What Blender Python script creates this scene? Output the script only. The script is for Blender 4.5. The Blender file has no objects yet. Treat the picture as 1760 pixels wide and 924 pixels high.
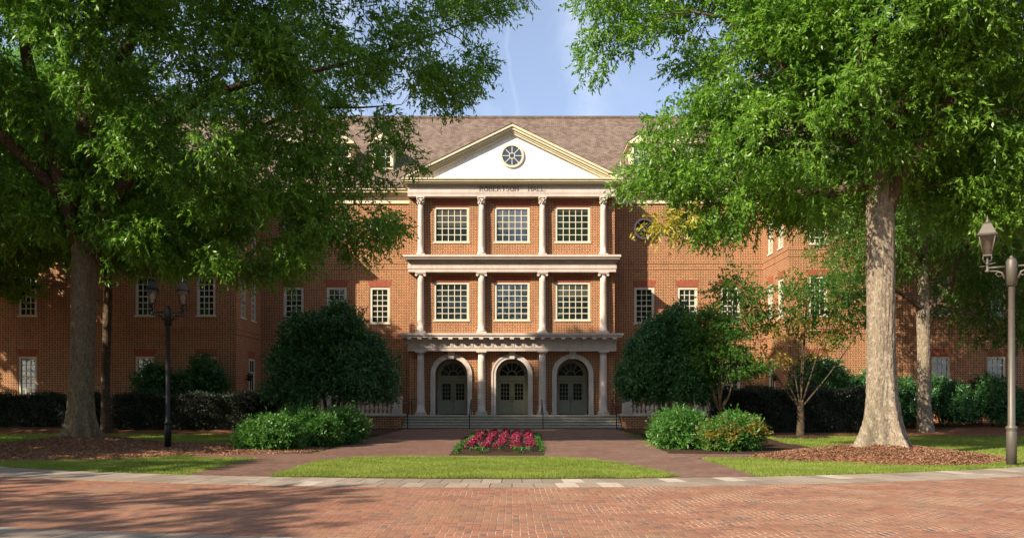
import bpy, math, random
import numpy as np
from mathutils import Vector, Matrix
random.seed(7)
RNG = np.random.default_rng(11)
R = math.radians
S = bpy.context.scene
COL = S.collection

# ------------------------------------------------------------------ camera, sky, sun, exposure
FPX, HOR, EYE = 1400.0, 688.0, 1.7
cam = bpy.data.objects.new('camera', bpy.data.cameras.new('camera'))
COL.objects.link(cam)
cam.location = (0, 0, EYE); cam.rotation_euler = (R(90), 0, 0)
cam.data.sensor_width = 36; cam.data.lens = FPX / 1760 * 36
cam.data.shift_y = (HOR - 462) / 1760
cam.data.clip_start = 0.1; cam.data.clip_end = 3000
S.camera = cam

SUN_AZ, SUN_EL = 52.0, 33.0      # degrees to the left of the axis behind the camera, height
sv = Vector((-math.sin(R(SUN_AZ)) * math.cos(R(SUN_EL)), -math.cos(R(SUN_AZ)) * math.cos(R(SUN_EL)), math.sin(R(SUN_EL))))
ld = bpy.data.lights.new('sun', 'SUN'); ld.energy = 5.0; ld.angle = R(0.5); ld.color = (1.0, 0.86, 0.68)
lo = bpy.data.objects.new('sun', ld); COL.objects.link(lo)
lo.rotation_euler = (-sv).to_track_quat('-Z', 'Y').to_euler(); lo.location = (-60, -60, 80)

S.view_settings.view_transform = 'Standard'; S.view_settings.look = 'None'
S.view_settings.gamma = 1; S.view_settings.exposure = 1.0; S.view_settings.use_curve_mapping = False

class NT:
    """tiny helper for node trees"""
    def __init__(s, tree): s.t = tree; s.n = tree.nodes; s.l = tree.links
    def new(s, typ, **kw):
        n = s.n.new(typ)
        for k, v in kw.items(): setattr(n, k, v)
        return n
    def put(s, sock, v):
        if isinstance(v, bpy.types.NodeSocket): s.l.new(v, sock)
        elif v is not None: sock.default_value = v
    def m(s, op, a, b=None, c=None, clamp=False):
        n = s.new('ShaderNodeMath', operation=op); n.use_clamp = clamp
        s.put(n.inputs[0], a); s.put(n.inputs[1], b); s.put(n.inputs[2], c)
        return n.outputs[0]
    def mix(s, f, a, b, blend='MIX'):
        n = s.new('ShaderNodeMix', data_type='RGBA', blend_type=blend)
        s.put(n.inputs[0], f)
        for sock, v in ((n.inputs[6], a), (n.inputs[7], b)):
            if isinstance(v, tuple) and len(v) == 3: v = (*v, 1)
            s.put(sock, v)
        return n.outputs[2]
    def ramp(s, f, lo_, hi_, a=0.0, b=1.0):
        n = s.new('ShaderNodeMapRange'); n.clamp = True
        s.put(n.inputs[0], f); s.put(n.inputs[1], lo_); s.put(n.inputs[2], hi_); s.put(n.inputs[3], a); s.put(n.inputs[4], b)
        return n.outputs[0]
    def noise(s, vec, scale, detail=3.0, rough=0.55, dist=0.0):
        n = s.new('ShaderNodeTexNoise'); s.put(n.inputs['Vector'], vec)
        n.inputs['Scale'].default_value = scale; n.inputs['Detail'].default_value = detail
        n.inputs['Roughness'].default_value = rough; n.inputs['Distortion'].default_value = dist
        return n.outputs['Fac']
    def pos(s): return s.new('ShaderNodeNewGeometry').outputs['Position']
    def sep(s, v):
        n = s.new('ShaderNodeSeparateXYZ'); s.put(n.inputs[0], v); return n.outputs
    def comb(s, x, y, z=0.0):
        n = s.new('ShaderNodeCombineXYZ'); s.put(n.inputs[0], x); s.put(n.inputs[1], y); s.put(n.inputs[2], z); return n.outputs[0]
    def scale(s, v, sc):
        n = s.new('ShaderNodeVectorMath', operation='MULTIPLY'); s.put(n.inputs[0], v); n.inputs[1].default_value = sc; return n.outputs[0]
    def white(s, v):
        n = s.new('ShaderNodeTexWhiteNoise', noise_dimensions='3D'); s.put(n.inputs['Vector'], v); return n.outputs['Value']
    def bump(s, h, strength=0.4, dist=0.02):
        n = s.new('ShaderNodeBump'); s.put(n.inputs['Height'], h)
        n.inputs['Strength'].default_value = strength; n.inputs['Distance'].default_value = dist
        return n.outputs[0]

w = bpy.data.worlds.new('World'); S.world = w; w.use_nodes = True
W = NT(w.node_tree); W.n.clear()
sky = W.new('ShaderNodeTexSky', sky_type='NISHITA'); sky.sun_disc = False
sky.sun_elevation = R(SUN_EL); sky.sun_rotation = R(180 + SUN_AZ); sky.air_density = 1.0; sky.dust_density = 1.6; sky.ozone_density = 2.2
tc = W.new('ShaderNodeTexCoord').outputs['Generated']
# thin cirrus streaks
c1 = W.noise(W.scale(tc, (9, 9, 2.6)), 1.0, 6, 0.62, 1.4)
c2 = W.noise(W.scale(tc, (2.2, 2.2, 2.2)), 1.0, 3, 0.5, 0.4)
cl = W.m('MULTIPLY', W.ramp(c1, 0.45, 0.8), W.ramp(c2, 0.42, 0.68))
cl = W.m('MULTIPLY', cl, 0.4)
# two thin vapour trails, soft lines in the sky's own directions
X_, Y_, Z_ = W.sep(tc)
az = W.m('DIVIDE', X_, Y_); el = W.m('DIVIDE', Z_, Y_)
wob = W.m('MULTIPLY', W.m('SUBTRACT', W.noise(tc, 14, 4), 0.5), 0.03)
def trail(x0, slope, width, amt):
    d = W.m('ABSOLUTE', W.m('SUBTRACT', W.m('ADD', az, wob), W.m('ADD', W.m('MULTIPLY', el, slope), x0)))
    return W.m('MULTIPLY', W.ramp(d, 0.0, width, 1.0, 0.0), amt)
tr = W.m('MULTIPLY', trail(0.165, -0.19, 0.03, 0.16), W.ramp(W.noise(W.scale(tc, (6, 6, 12)), 1.5, 5, 0.65), 0.25, 0.62))
tr2 = trail(0.012, -0.03, 0.003, 0.05)
up = W.ramp(Y_, 0.0, 0.2)
cl = W.m('ADD', W.m('ADD', cl, 0.14), W.m('MULTIPLY', W.m('ADD', tr, tr2), up), clamp=True)
skc = W.mix(1.0, sky.outputs[0], (1.16, 1.24, 1.36), 'MULTIPLY')
col = W.mix(cl, skc, (10.5, 10.6, 11.2))
bg = W.new('ShaderNodeBackground'); W.put(bg.inputs[0], col); bg.inputs[1].default_value = 0.075
out = W.new('ShaderNodeOutputWorld'); W.l.new(bg.outputs[0], out.inputs[0])

# ------------------------------------------------------------------ materials
def material(name):
    mt = bpy.data.materials.new(name); mt.use_nodes = True
    N = NT(mt.node_tree); N.n.clear()
    b = N.new('ShaderNodeBsdfPrincipled'); o = N.new('ShaderNodeOutputMaterial')
    N.l.new(b.outputs[0], o.inputs[0]); N.b = b; N.o = o
    return mt, N
def setp(N, color=None, rough=None, metal=None, normal=None, spec=None):
    if color is not None:
        if isinstance(color, tuple) and len(color) == 3: color = (*color, 1)
        N.put(N.b.inputs['Base Color'], color)
    if rough is not None: N.put(N.b.inputs['Roughness'], rough)
    if metal is not None: N.put(N.b.inputs['Metallic'], metal)
    if normal is not None: N.put(N.b.inputs['Normal'], normal)
    if spec is not None: N.put(N.b.inputs['Specular IOR Level'], spec)

def mat_flemish():
    mt, N = material('facade_brick')
    p = N.pos(); x, y, z = N.sep(p)
    u = N.m('ADD', x, y)
    row = N.m('FLOOR', N.m('DIVIDE', z, 0.108))
    fr = N.m('FRACT', N.m('DIVIDE', z, 0.108))
    uu = N.m('ADD', N.m('DIVIDE', u, 0.33), N.m('MULTIPLY', N.m('MODULO', N.m('ADD', row, 400), 2), 0.5))
    cell = N.m('FLOOR', uu); fu = N.m('FRACT', uu)
    head = N.m('LESS_THAN', fu, 0.35)
    e1 = N.m('MINIMUM', fu, N.m('SUBTRACT', 1.0, fu)); e2 = N.m('ABSOLUTE', N.m('SUBTRACT', fu, 0.35))
    ed = N.m('MULTIPLY', N.m('MINIMUM', e1, e2), 0.33)
    ev = N.m('MULTIPLY', N.m('MINIMUM', fr, N.m('SUBTRACT', 1.0, fr)), 0.108)
    mort = N.ramp(N.m('MINIMUM', ed, ev), 0.008, 0.0138, 1.0, 0.0)
    rnd = N.white(N.comb(N.m('ADD', cell, N.m('MULTIPLY', head, 0.5)), row))
    rnd2 = N.white(N.comb(row, N.m('ADD', cell, N.m('MULTIPLY', head, 0.5)), 3.0))
    base = N.mix(rnd, (0.175, 0.040, 0.020), (0.31, 0.080, 0.038))
    dark = N.m('MULTIPLY', head, N.ramp(rnd2, 0.25, 0.5))
    base = N.mix(N.m('MULTIPLY', dark, 0.9), base, (0.045, 0.022, 0.02))
    big = N.noise(p, 0.45, 4, 0.6)
    base = N.mix(N.ramp(big, 0.35, 0.7, 0.0, 0.22), base, (0.22, 0.07, 0.035))
    c = N.mix(mort, base, (0.54, 0.395, 0.20))
    st = N.noise(N.scale(p, (1.3, 1.3, 0.35)), 1.0, 6, 0.65)
    c = N.mix(N.ramp(st, 0.48, 0.75, 0.0, 0.42), c, (0.12, 0.07, 0.05))
    setp(N, c, 0.88, normal=N.bump(N.m('SUBTRACT', 1.0, mort), 0.35, 0.008), spec=0.2)
    return mt
def mat_jack():
    mt, N = material('lintel_brick')
    p = N.pos(); x, y, z = N.sep(p); u = N.m('DIVIDE', N.m('ADD', x, y), 0.085)
    f = N.m('FRACT', u)
    mo = N.ramp(N.m('MINIMUM', f, N.m('SUBTRACT', 1.0, f)), 0.04, 0.12, 1.0, 0.0)
    base = N.mix(N.white(N.comb(N.m('FLOOR', u), N.m('FLOOR', N.m('DIVIDE', z, 0.22)))), (0.22, 0.055, 0.03), (0.28, 0.078, 0.042))
    setp(N, N.mix(mo, base, (0.40, 0.17, 0.10)), 0.85, spec=0.2)
    return mt
def mat_stone(name, a, b, rough=0.75, sc=1.0, streak=0.45):
    mt, N = material(name)
    p = N.pos()
    n = N.noise(p, 1.7 * sc, 5, 0.6); n2 = N.noise(N.scale(p, (6, 6, 0.9)), sc, 4, 0.6); n3 = N.noise(p, 60 * sc, 2)
    c = N.mix(N.ramp(n, 0.3, 0.7), a, b)
    c = N.mix(N.ramp(n2, 0.52, 0.8, 0.0, streak), c, tuple(v * 0.45 for v in b))
    setp(N, c, rough, normal=N.bump(n3, 0.15, 0.004), spec=0.3)
    return mt
def mat_roof():
    mt, N = material('slate_roof')
    p = N.pos(); x, y, z = N.sep(p)
    v = N.m('DIVIDE', z, 0.16)
    row = N.m('FLOOR', v); fv = N.m('FRACT', v)
    uu = N.m('ADD', N.m('DIVIDE', x, 0.30), N.m('ADD', N.m('MULTIPLY', N.m('MODULO', row, 2), 0.5), N.m('MULTIPLY', y, 0.001)))
    fu = N.m('FRACT', uu)
    r = N.white(N.comb(N.m('FLOOR', uu), row)); r2 = N.white(N.comb(row, 7.0))
    base = N.mix(r, (0.095, 0.066, 0.048), (0.20, 0.145, 0.108))
    base = N.mix(N.m('MULTIPLY', r2, 0.4), base, (0.14, 0.095, 0.073))
    joint = N.ramp(N.m('MINIMUM', N.m('MULTIPLY', N.m('MINIMUM', fu, N.m('SUBTRACT', 1.0, fu)), 0.30), N.m('MULTIPLY', fv, 0.16)), 0.006, 0.02, 1.0, 0.0)
    base = N.mix(N.m('MULTIPLY', joint, 0.75), base, (0.05, 0.03, 0.028))
    st = N.noise(N.scale(p, (1.6, 0.3, 0.3)), 1.0, 5, 0.65)
    base = N.mix(N.ramp(st, 0.5, 0.75, 0.0, 0.45), base, (0.25, 0.195, 0.15))
    h = N.m('SUBTRACT', N.m('SUBTRACT', 1.0, fv), N.m('MULTIPLY', joint, 0.6))
    setp(N, base, 0.8, normal=N.bump(h, 0.5, 0.03), spec=0.3)
    return mt
def mat_paint(name, c, rough=0.55, var=0.15):
    mt, N = material(name); p = N.pos()
    n = N.noise(p, 2.5, 5, 0.65)
    setp(N, N.mix(N.ramp(n, 0.35, 0.75, 0.0, 1.0), c, tuple(v * (1 - var) for v in c)), rough, spec=0.35)
    return mt
def mat_metal(name, c, rough=0.4, metal=0.7):
    mt, N = material(name); n = N.noise(N.pos(), 9, 4, 0.6)
    setp(N, N.mix(n, c, tuple(v * 0.6 for v in c)), rough, metal); return mt
def mat_glass_pane():
    mt, N = material('window_glass')
    p = N.pos()
    # panes are dark from outside and each one sits at a slightly different angle
    x, y, z = N.sep(p)
    cell = N.comb(N.m('FLOOR', N.m('DIVIDE', x, 0.41)), N.m('FLOOR', N.m('DIVIDE', y, 0.41)), N.m('FLOOR', N.m('DIVIDE', z, 0.41)))
    wn = N.new('ShaderNodeTexWhiteNoise', noise_dimensions='3D'); N.put(wn.inputs['Vector'], cell)
    h = N.noise(N.scale(p, (1, 1, 1)), 1.6, 3, 0.6)
    nrm = N.bump(h, 0.35, 0.05)
    va = N.new('ShaderNodeVectorMath', operation='MULTIPLY_ADD'); N.put(va.inputs[0], wn.outputs['Color'])
    va.inputs[1].default_value = (0.022, 0.022, 0.022); N.put(va.inputs[2], nrm)
    vn = N.new('ShaderNodeVectorMath', operation='NORMALIZE'); N.put(vn.inputs[0], va.outputs[0])
    oi = N.new('ShaderNodeObjectInfo').outputs['Random']; gz = N.sep(N.new('ShaderNodeTexCoord').outputs['Generated'])[2]
    hb = N.ramp(oi, 0.35, 1.0, 1.0, 0.25)             # a pale blind is drawn down behind some of the panes
    bl = N.m('GREATER_THAN', gz, hb)
    setp(N, N.mix(bl, (0.012, 0.016, 0.014), (0.07, 0.068, 0.055)), 0.03, 0.0, vn.outputs[0], 0.9)
    N.b.inputs['IOR'].default_value = 1.75
    return mt
def mat_door_glass():
    mt, N = material('door_glass'); setp(N, (0.012, 0.014, 0.011), 0.08, spec=0.25, normal=N.bump(N.noise(N.pos(), 2.0, 3), 0.4, 0.05)); N.b.inputs['IOR'].default_value = 1.3
    return mt
def mat_lantern_glass():
    mt, N = material('lantern_glass'); N.n.remove(N.b)
    g = N.new('ShaderNodeBsdfGlossy'); g.inputs['Roughness'].default_value = 0.05
    t = N.new('ShaderNodeBsdfTransparent'); t.inputs[0].default_value = (0.72, 0.66, 0.55, 1)
    f = N.new('ShaderNodeFresnel'); f.inputs[0].default_value = 1.5
    mx = N.new('ShaderNodeMixShader'); N.put(mx.inputs[0], N.m('ADD', f.outputs[0], 0.08))
    N.l.new(t.outputs[0], mx.inputs[1]); N.l.new(g.outputs[0], mx.inputs[2]); N.l.new(mx.outputs[0], N.o.inputs[0])
    return mt
def mat_leaf(name, a, b, rough=0.42, trans=0.35, tcol=None, spec=0.45):
    mt, N = material(name)
    at = N.new('ShaderNodeAttribute', attribute_name='rnd').outputs['Fac']
    n = N.noise(N.pos(), 0.5, 3)
    f = N.m('ADD', N.m('MULTIPLY', at, 0.65), N.m('MULTIPLY', N.ramp(n, 0.3, 0.7), 0.35), clamp=True)
    c = N.mix(f, a, b)
    setp(N, c, rough, spec=spec)
    tr = N.new('ShaderNodeBsdfTranslucent')
    tc_ = tcol or (b[0] * 1.5, b[1] * 1.6, b[2] * 0.7)
    N.put(tr.inputs[0], N.mix(f, tuple(v * 0.7 for v in tc_), tc_))
    mx = N.new('ShaderNodeMixShader'); mx.inputs[0].default_value = trans
    N.l.new(N.b.outputs[0], mx.inputs[1]); N.l.new(tr.outputs[0], mx.inputs[2]); N.l.new(mx.outputs[0], N.o.inputs[0])
    return mt
def mat_bark(name, a, b, vs=0.27):
    mt, N = material(name)
    tcn = N.new('ShaderNodeTexCoord').outputs['Object']
    v = N.scale(tcn, (9, 9, 9 * vs))
    n1 = N.noise(v, 2.0, 6, 0.72, 1.6); n2 = N.noise(tcn, 1.1, 4, 0.6); n3 = N.noise(tcn, 7.0, 4, 0.7)
    c = N.mix(N.ramp(n1, 0.36, 0.62), tuple(k * 0.28 for k in a), a)
    c = N.mix(N.ramp(n3, 0.52, 0.66, 0.0, 0.75), c, b)
    c = N.mix(N.ramp(n2, 0.55, 0.75, 0.0, 0.35), c, (0.10, 0.11, 0.05))
    setp(N, c, 0.92, normal=N.bump(n1, 0.9, 0.05), spec=0.15)
    return mt
def mat_herring(name, cols, mortar, unit=0.1, joint=0.05, stain=0.4, rot=0.0, mvis=(0.45, 0.62), mfull=1.0):
    mt, N = material(name)
    p = N.pos()
    mp = N.new('ShaderNodeMapping'); N.put(mp.inputs[0], p); mp.inputs['Rotation'].default_value = (0, 0, rot)
    mp.inputs['Scale'].default_value = (1 / unit, 1 / unit, 1)
    # slight waviness so that courses are not ruler-straight
    x, y, z = N.sep(mp.outputs[0])
    wv = N.m('MULTIPLY', N.m('SUBTRACT', N.noise(p, 1.2, 2), 0.5), 0.5)
    x = N.m('ADD', x, wv); y = N.m('ADD', y, wv)
    i = N.m('FLOOR', x); j = N.m('FLOOR', y); fx = N.m('FRACT', x); fy = N.m('FRACT', y)
    k = N.m('MODULO', N.m('ADD', N.m('SUBTRACT', i, j), 4000), 4)
    eq = lambda q: N.m('COMPARE', k, float(q), 0.1)
    k0, k1, k2, k3 = eq(0), eq(1), eq(2), eq(3)
    d = N.m('MINIMUM', N.m('MINIMUM', N.m('ADD', fx, k1), N.m('ADD', N.m('SUBTRACT', 1.0, fx), k0)),
            N.m('MINIMUM', N.m('ADD', fy, k2), N.m('ADD', N.m('SUBTRACT', 1.0, fy), k3)))
    ii = N.m('SUBTRACT', i, k1); jj = N.m('SUBTRACT', j, k2)
    r = N.white(N.comb(ii, jj, 1.0)); r2 = N.white(N.comb(jj, ii, 5.0))
    mort = N.ramp(d, joint * 0.5, joint * 1.4, 1.0, 0.0)
    base = N.mix(r, cols[0], cols[1])
    base = N.mix(N.ramp(r2, 0.72, 0.95, 0.0, 0.8), base, cols[2])
    big = N.noise(p, 0.55, 5, 0.62); vis = N.ramp(N.noise(p, 0.9, 4, 0.6), mvis[0], mvis[1], 0.25, mfull)
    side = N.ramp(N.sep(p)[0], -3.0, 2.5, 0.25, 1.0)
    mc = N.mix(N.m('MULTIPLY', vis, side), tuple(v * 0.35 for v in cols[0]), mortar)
    c = N.mix(mort, base, mc)
    c = N.mix(N.ramp(big, 0.45, 0.75, 0.0, stain), c, cols[3])
    fine = N.noise(p, 14, 4, 0.7)
    c = N.mix(N.ramp(fine, 0.5, 0.8, 0.0, 0.25), c, (0.30, 0.22, 0.16))
    h = N.m('ADD', N.m('SUBTRACT', 1.0, mort), N.m('MULTIPLY', N.m('ADD', r, fine), 0.25))
    setp(N, c, N.ramp(big, 0.3, 0.7, 0.7, 0.9), normal=N.bump(h, 0.45, 0.012), spec=0.25)
    return mt
def mat_ground(name, a, b, c3, sc=1.0, bump=0.5):
    mt, N = material(name); p = N.pos()
    n1 = N.noise(p, 0.8 * sc, 5, 0.6); n2 = N.noise(p, 22 * sc, 5, 0.75, 1.0); n3 = N.noise(p, 5 * sc, 4, 0.6)
    c = N.mix(N.ramp(n2, 0.35, 0.65), a, b); c = N.mix(N.ramp(n1, 0.42, 0.68, 0, 0.7), c, c3)
    c = N.mix(N.ramp(n3, 0.5, 0.7, 0, 0.4), c, tuple(v * 0.5 for v in a))
    setp(N, c, 0.95, normal=N.bump(n2, bump, 0.04), spec=0.1)
    return mt

M = dict(
    brick=mat_flemish(), jack=mat_jack(),
    stone=mat_stone('limestone', (0.58, 0.50, 0.43), (0.47, 0.40, 0.35)),
    cream=mat_stone('cream_paint', (0.66, 0.58, 0.40), (0.58, 0.50, 0.33), 0.6, 1.0, 0.4),
    stucco=mat_stone('white_stucco', (0.82, 0.78, 0.74), (0.70, 0.65, 0.60), 0.8, 0.7, 0.28),
    roof=mat_roof(),
    frame=mat_paint('window_paint', (0.60, 0.56, 0.44)),
    glass=mat_glass_pane(), dglass=mat_door_glass(), lglass=mat_lantern_glass(),
    olive=mat_paint('olive_paint', (0.42, 0.41, 0.29), 0.45),
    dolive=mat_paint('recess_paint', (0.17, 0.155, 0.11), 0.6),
    black=mat_metal('black_iron', (0.02, 0.02, 0.02), 0.45, 0.5),
    bronze=mat_metal('bronze_paint', (0.12, 0.105, 0.085), 0.5, 0.15),
    bulb=mat_paint('frosted_bulb', (0.75, 0.70, 0.58), 0.3),
    step=mat_stone('step_stone', (0.52, 0.48, 0.40), (0.38, 0.35, 0.28), 0.85, 1.6, 0.4),
    slab=None, riser=mat_stone('step_stone_shade', (0.30, 0.27, 0.21), (0.20, 0.18, 0.14), 0.9, 1.6, 0.4),  # same stone as the treads; its shade and lesser wear painted in darker
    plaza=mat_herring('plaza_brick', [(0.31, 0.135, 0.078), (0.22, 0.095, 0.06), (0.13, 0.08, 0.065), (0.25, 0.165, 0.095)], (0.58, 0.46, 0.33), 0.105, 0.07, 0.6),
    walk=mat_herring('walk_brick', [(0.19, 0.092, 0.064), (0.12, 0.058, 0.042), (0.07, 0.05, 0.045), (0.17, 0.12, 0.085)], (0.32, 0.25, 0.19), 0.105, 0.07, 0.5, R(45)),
    lawn=mat_ground('lawn_soil', (0.07, 0.11, 0.02), (0.13, 0.16, 0.035), (0.19, 0.18, 0.05)),
    mulch=mat_ground('pine_mulch', (0.15, 0.062, 0.034), (0.27, 0.12, 0.06), (0.20, 0.10, 0.055)),
    soil=mat_ground('dark_mulch', (0.035, 0.022, 0.015), (0.075, 0.042, 0.026), (0.05, 0.03, 0.02)),
    oak=mat_leaf('oak_leaf', (0.036, 0.110, 0.012), (0.200, 0.345, 0.036), 0.40, 0.38, (0.24, 0.54, 0.05), 0.4),
    oakb=mat_leaf('back_leaf', (0.035, 0.095, 0.012), (0.10, 0.20, 0.025), 0.45, 0.40, (0.18, 0.36, 0.03)),
    yellow=mat_leaf('yellow_leaf', (0.26, 0.26, 0.03), (0.42, 0.34, 0.04), 0.45, 0.35, (0.5, 0.45, 0.05)),
    holly=mat_leaf('holly_leaf', (0.024, 0.085, 0.026), (0.060, 0.170, 0.045), 0.36, 0.15),
    maple=mat_leaf('maple_leaf', (0.035, 0.10, 0.012), (0.08, 0.19, 0.02), 0.5, 0.45, (0.14, 0.34, 0.03)),
    mapler=mat_leaf('bronze_leaf', (0.24, 0.11, 0.02), (0.22, 0.20, 0.03), 0.5, 0.4),
    rhodo=mat_leaf('shrub_leaf', (0.030, 0.105, 0.014), (0.075, 0.19, 0.028), 0.45, 0.3),
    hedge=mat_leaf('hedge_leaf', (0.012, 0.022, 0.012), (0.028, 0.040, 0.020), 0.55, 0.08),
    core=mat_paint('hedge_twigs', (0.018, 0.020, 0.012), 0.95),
    grass=mat_leaf('grass_blade', (0.09, 0.16, 0.018), (0.30, 0.34, 0.07), 0.55, 0.3, (0.36, 0.42, 0.06), 0.2),
    chip=mat_leaf('bark_chip', (0.14, 0.066, 0.040), (0.33, 0.19, 0.115), 0.9, 0.0, None, 0.1),
    petal=mat_leaf('petal', (0.18, 0.010, 0.035), (0.36, 0.024, 0.090), 0.5, 0.2, (0.4, 0.03, 0.09)),
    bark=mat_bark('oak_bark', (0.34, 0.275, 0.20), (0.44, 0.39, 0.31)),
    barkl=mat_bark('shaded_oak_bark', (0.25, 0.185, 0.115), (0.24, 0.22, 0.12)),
    barks=mat_bark('maple_bark', (0.10, 0.07, 0.045), (0.15, 0.12, 0.08)),
    barkd=mat_bark('limb_bark', (0.15, 0.105, 0.07), (0.20, 0.155, 0.11)),
)
def mat_slab():
    mt, N = material('paving_slab')
    p = N.pos()
    at = N.new('ShaderNodeAttribute', attribute_name='rnd').outputs['Fac']
    n = N.noise(p, 3.0, 5, 0.65); n2 = N.noise(p, 40, 3)
    c = N.mix(N.ramp(at, 0.0, 0.8), (0.21, 0.165, 0.125), (0.30, 0.25, 0.195))
    c = N.mix(N.ramp(at, 0.88, 0.92), c, (0.42, 0.37, 0.30))
    c = N.mix(N.ramp(n, 0.45, 0.75, 0, 0.5), c, (0.15, 0.12, 0.09))
    setp(N, c, 0.85, normal=N.bump(n2, 0.2, 0.004), spec=0.2)
    return mt
M['slab'] = mat_slab()

# ------------------------------------------------------------------ object helpers
WLOC = {}
def tag(o, label=None, cat=None, group=None, kind=None):
    if label: o['label'] = label
    if cat: o['category'] = cat
    if group: o['group'] = group
    if kind: o['kind'] = kind
    return o
def empty(name, loc, label=None, cat=None, group=None):
    o = bpy.data.objects.new(name, None); COL.objects.link(o); o.location = loc
    o.empty_display_size = 0.3
    WLOC[o.name] = Vector(loc)
    return tag(o, label, cat, group)
def link(name, me, parent=None, loc=(0, 0, 0), rot=0.0):
    o = bpy.data.objects.new(name, me); COL.objects.link(o)
    L = Vector(loc)
    if parent is not None:
        o.parent = parent
        if parent.name in WLOC: o.location = L - WLOC[parent.name]
        else: o.location = L
    else: o.location = L
    o.rotation_euler = (0, 0, rot)
    return o
def copy_tree(o, parent=None):
    c = o.copy(); COL.objects.link(c)
    if parent is not None: c.parent = parent
    for ch in [q for q in KIDS.get(o.name, [])]:
        copy_tree(ch, c)
    return c
KIDS = {}
def kid(p, c): KIDS.setdefault(p.name, []).append(c); return c

class MB:
    def __init__(s): s.v = []; s.f = []; s.sm = []
    def add(s, vs, fs, smooth=False):
        n = len(s.v); s.v += [tuple(v) for v in vs]; s.f += [tuple(i + n for i in f) for f in fs]; s.sm += [smooth] * len(fs); return s
    def box(s, x0, x1, y0, y1, z0, z1):
        vs = [(x0, y0, z0), (x1, y0, z0), (x1, y1, z0), (x0, y1, z0), (x0, y0, z1), (x1, y0, z1), (x1, y1, z1), (x0, y1, z1)]
        return s.add(vs, [(3, 2, 1, 0), (4, 5, 6, 7), (0, 1, 5, 4), (1, 2, 6, 5), (2, 3, 7, 6), (3, 0, 4, 7)])
    def prism(s, poly, y0, y1):      # poly in x,z counter-clockwise seen from -y
        n = len(poly)
        vs = [(x, y0, z) for x, z in poly] + [(x, y1, z) for x, z in poly]
        fs = [tuple(range(n)), tuple(range(2 * n - 1, n - 1, -1))]
        fs += [(i, i + n, (i + 1) % n + n, (i + 1) % n) for i in range(n)]
        return s.add(vs, fs)
    def tube(s, pts, rad, n=8, smooth=True, caps=True):
        pts = [Vector(p) for p in pts]; vs = []; fs = []
        up = Vector((0, 0, 1)); prev = None
        for i, p in enumerate(pts):
            d = (pts[min(i + 1, len(pts) - 1)] - pts[max(i - 1, 0)])
            if d.length < 1e-6: d = Vector((0, 0, 1))
            d.normalize()
            if prev is None:
                a = d.cross(Vector((0, 1, 0)) if abs(d.y) < 0.9 else Vector((1, 0, 0))).normalized()
            else:
                a = (prev - d * prev.dot(d)).normalized()
            b = d.cross(a); prev = a
            r = rad[i] if hasattr(rad, '__len__') else rad
            for k in range(n):
                t = 2 * math.pi * k / n
                vs.append(p + a * (math.cos(t) * r) + b * (math.sin(t) * r))
        for i in range(len(pts) - 1):
            for k in range(n):
                fs.append((i * n + k, i * n + (k + 1) % n, (i + 1) * n + (k + 1) % n, (i + 1) * n + k))
        s.add(vs, fs, smooth)
        if caps:
            m = len(s.v) - len(vs)
            s.f.append(tuple(m + k for k in range(n - 1, -1, -1))); s.sm.append(False)
            s.f.append(tuple(m + (len(pts) - 1) * n + k for k in range(n))); s.sm.append(False)
        return s
    def lathe(s, prof, cx, cy, n=16, smooth=True, rot=0.0):     # prof: (r, z)
        vs = []; fs = []
        for r, z in prof:
            for k in range(n):
                t = 2 * math.pi * k / n + rot; vs.append((cx + r * math.cos(t), cy + r * math.sin(t), z))
        for i in range(len(prof) - 1):
            for k in range(n):
                fs.append((i * n + k, i * n + (k + 1) % n, (i + 1) * n + (k + 1) % n, (i + 1) * n + k))
        s.add(vs, fs, smooth); m = len(s.v) - len(vs)
        s.f.append(tuple(m + k for k in range(n - 1, -1, -1))); s.sm.append(False)
        s.f.append(tuple(m + (len(prof) - 1) * n + k for k in range(n))); s.sm.append(False)
        return s
    def ring(s, cx, cz, r0, r1, y0, y1, a0=0.0, a1=2 * math.pi, n=32):   # annulus in the x-z plane
        closed = abs(a1 - a0 - 2 * math.pi) < 1e-6
        m = n if closed else n + 1
        vs = []
        for k in range(m):
            t = a0 + (a1 - a0) * k / n; c, q = math.cos(t), math.sin(t)
            vs += [(cx + r0 * c, y0, cz + r0 * q), (cx + r1 * c, y0, cz + r1 * q), (cx + r1 * c, y1, cz + r1 * q), (cx + r0 * c, y1, cz + r0 * q)]
        fs = []
        for k in range(n):
            a = k * 4; b = ((k + 1) % m) * 4
            for q in range(4):
                fs.append((a + q, a + (q + 1) % 4, b + (q + 1) % 4, b + q))
        if not closed:
            fs.append((0, 1, 2, 3)); e = (m - 1) * 4; fs.append((e + 3, e + 2, e + 1, e))
        return s.add(vs, fs)
    def mesh(s, name, mat):
        me = bpy.data.meshes.new(name); me.from_pydata(s.v, [], s.f); me.materials.append(mat)
        me.polygons.foreach_set('use_smooth', s.sm)
        import bmesh
        bm = bmesh.new(); bm.from_mesh(me); bmesh.ops.recalc_face_normals(bm, faces=bm.faces); bm.to_mesh(me); bm.free()
        return me
    def build(s, name, mat, parent=None, loc=(0, 0, 0), rot=0.0):
        return link(name, s.mesh(name, mat), parent, loc, rot)

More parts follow.
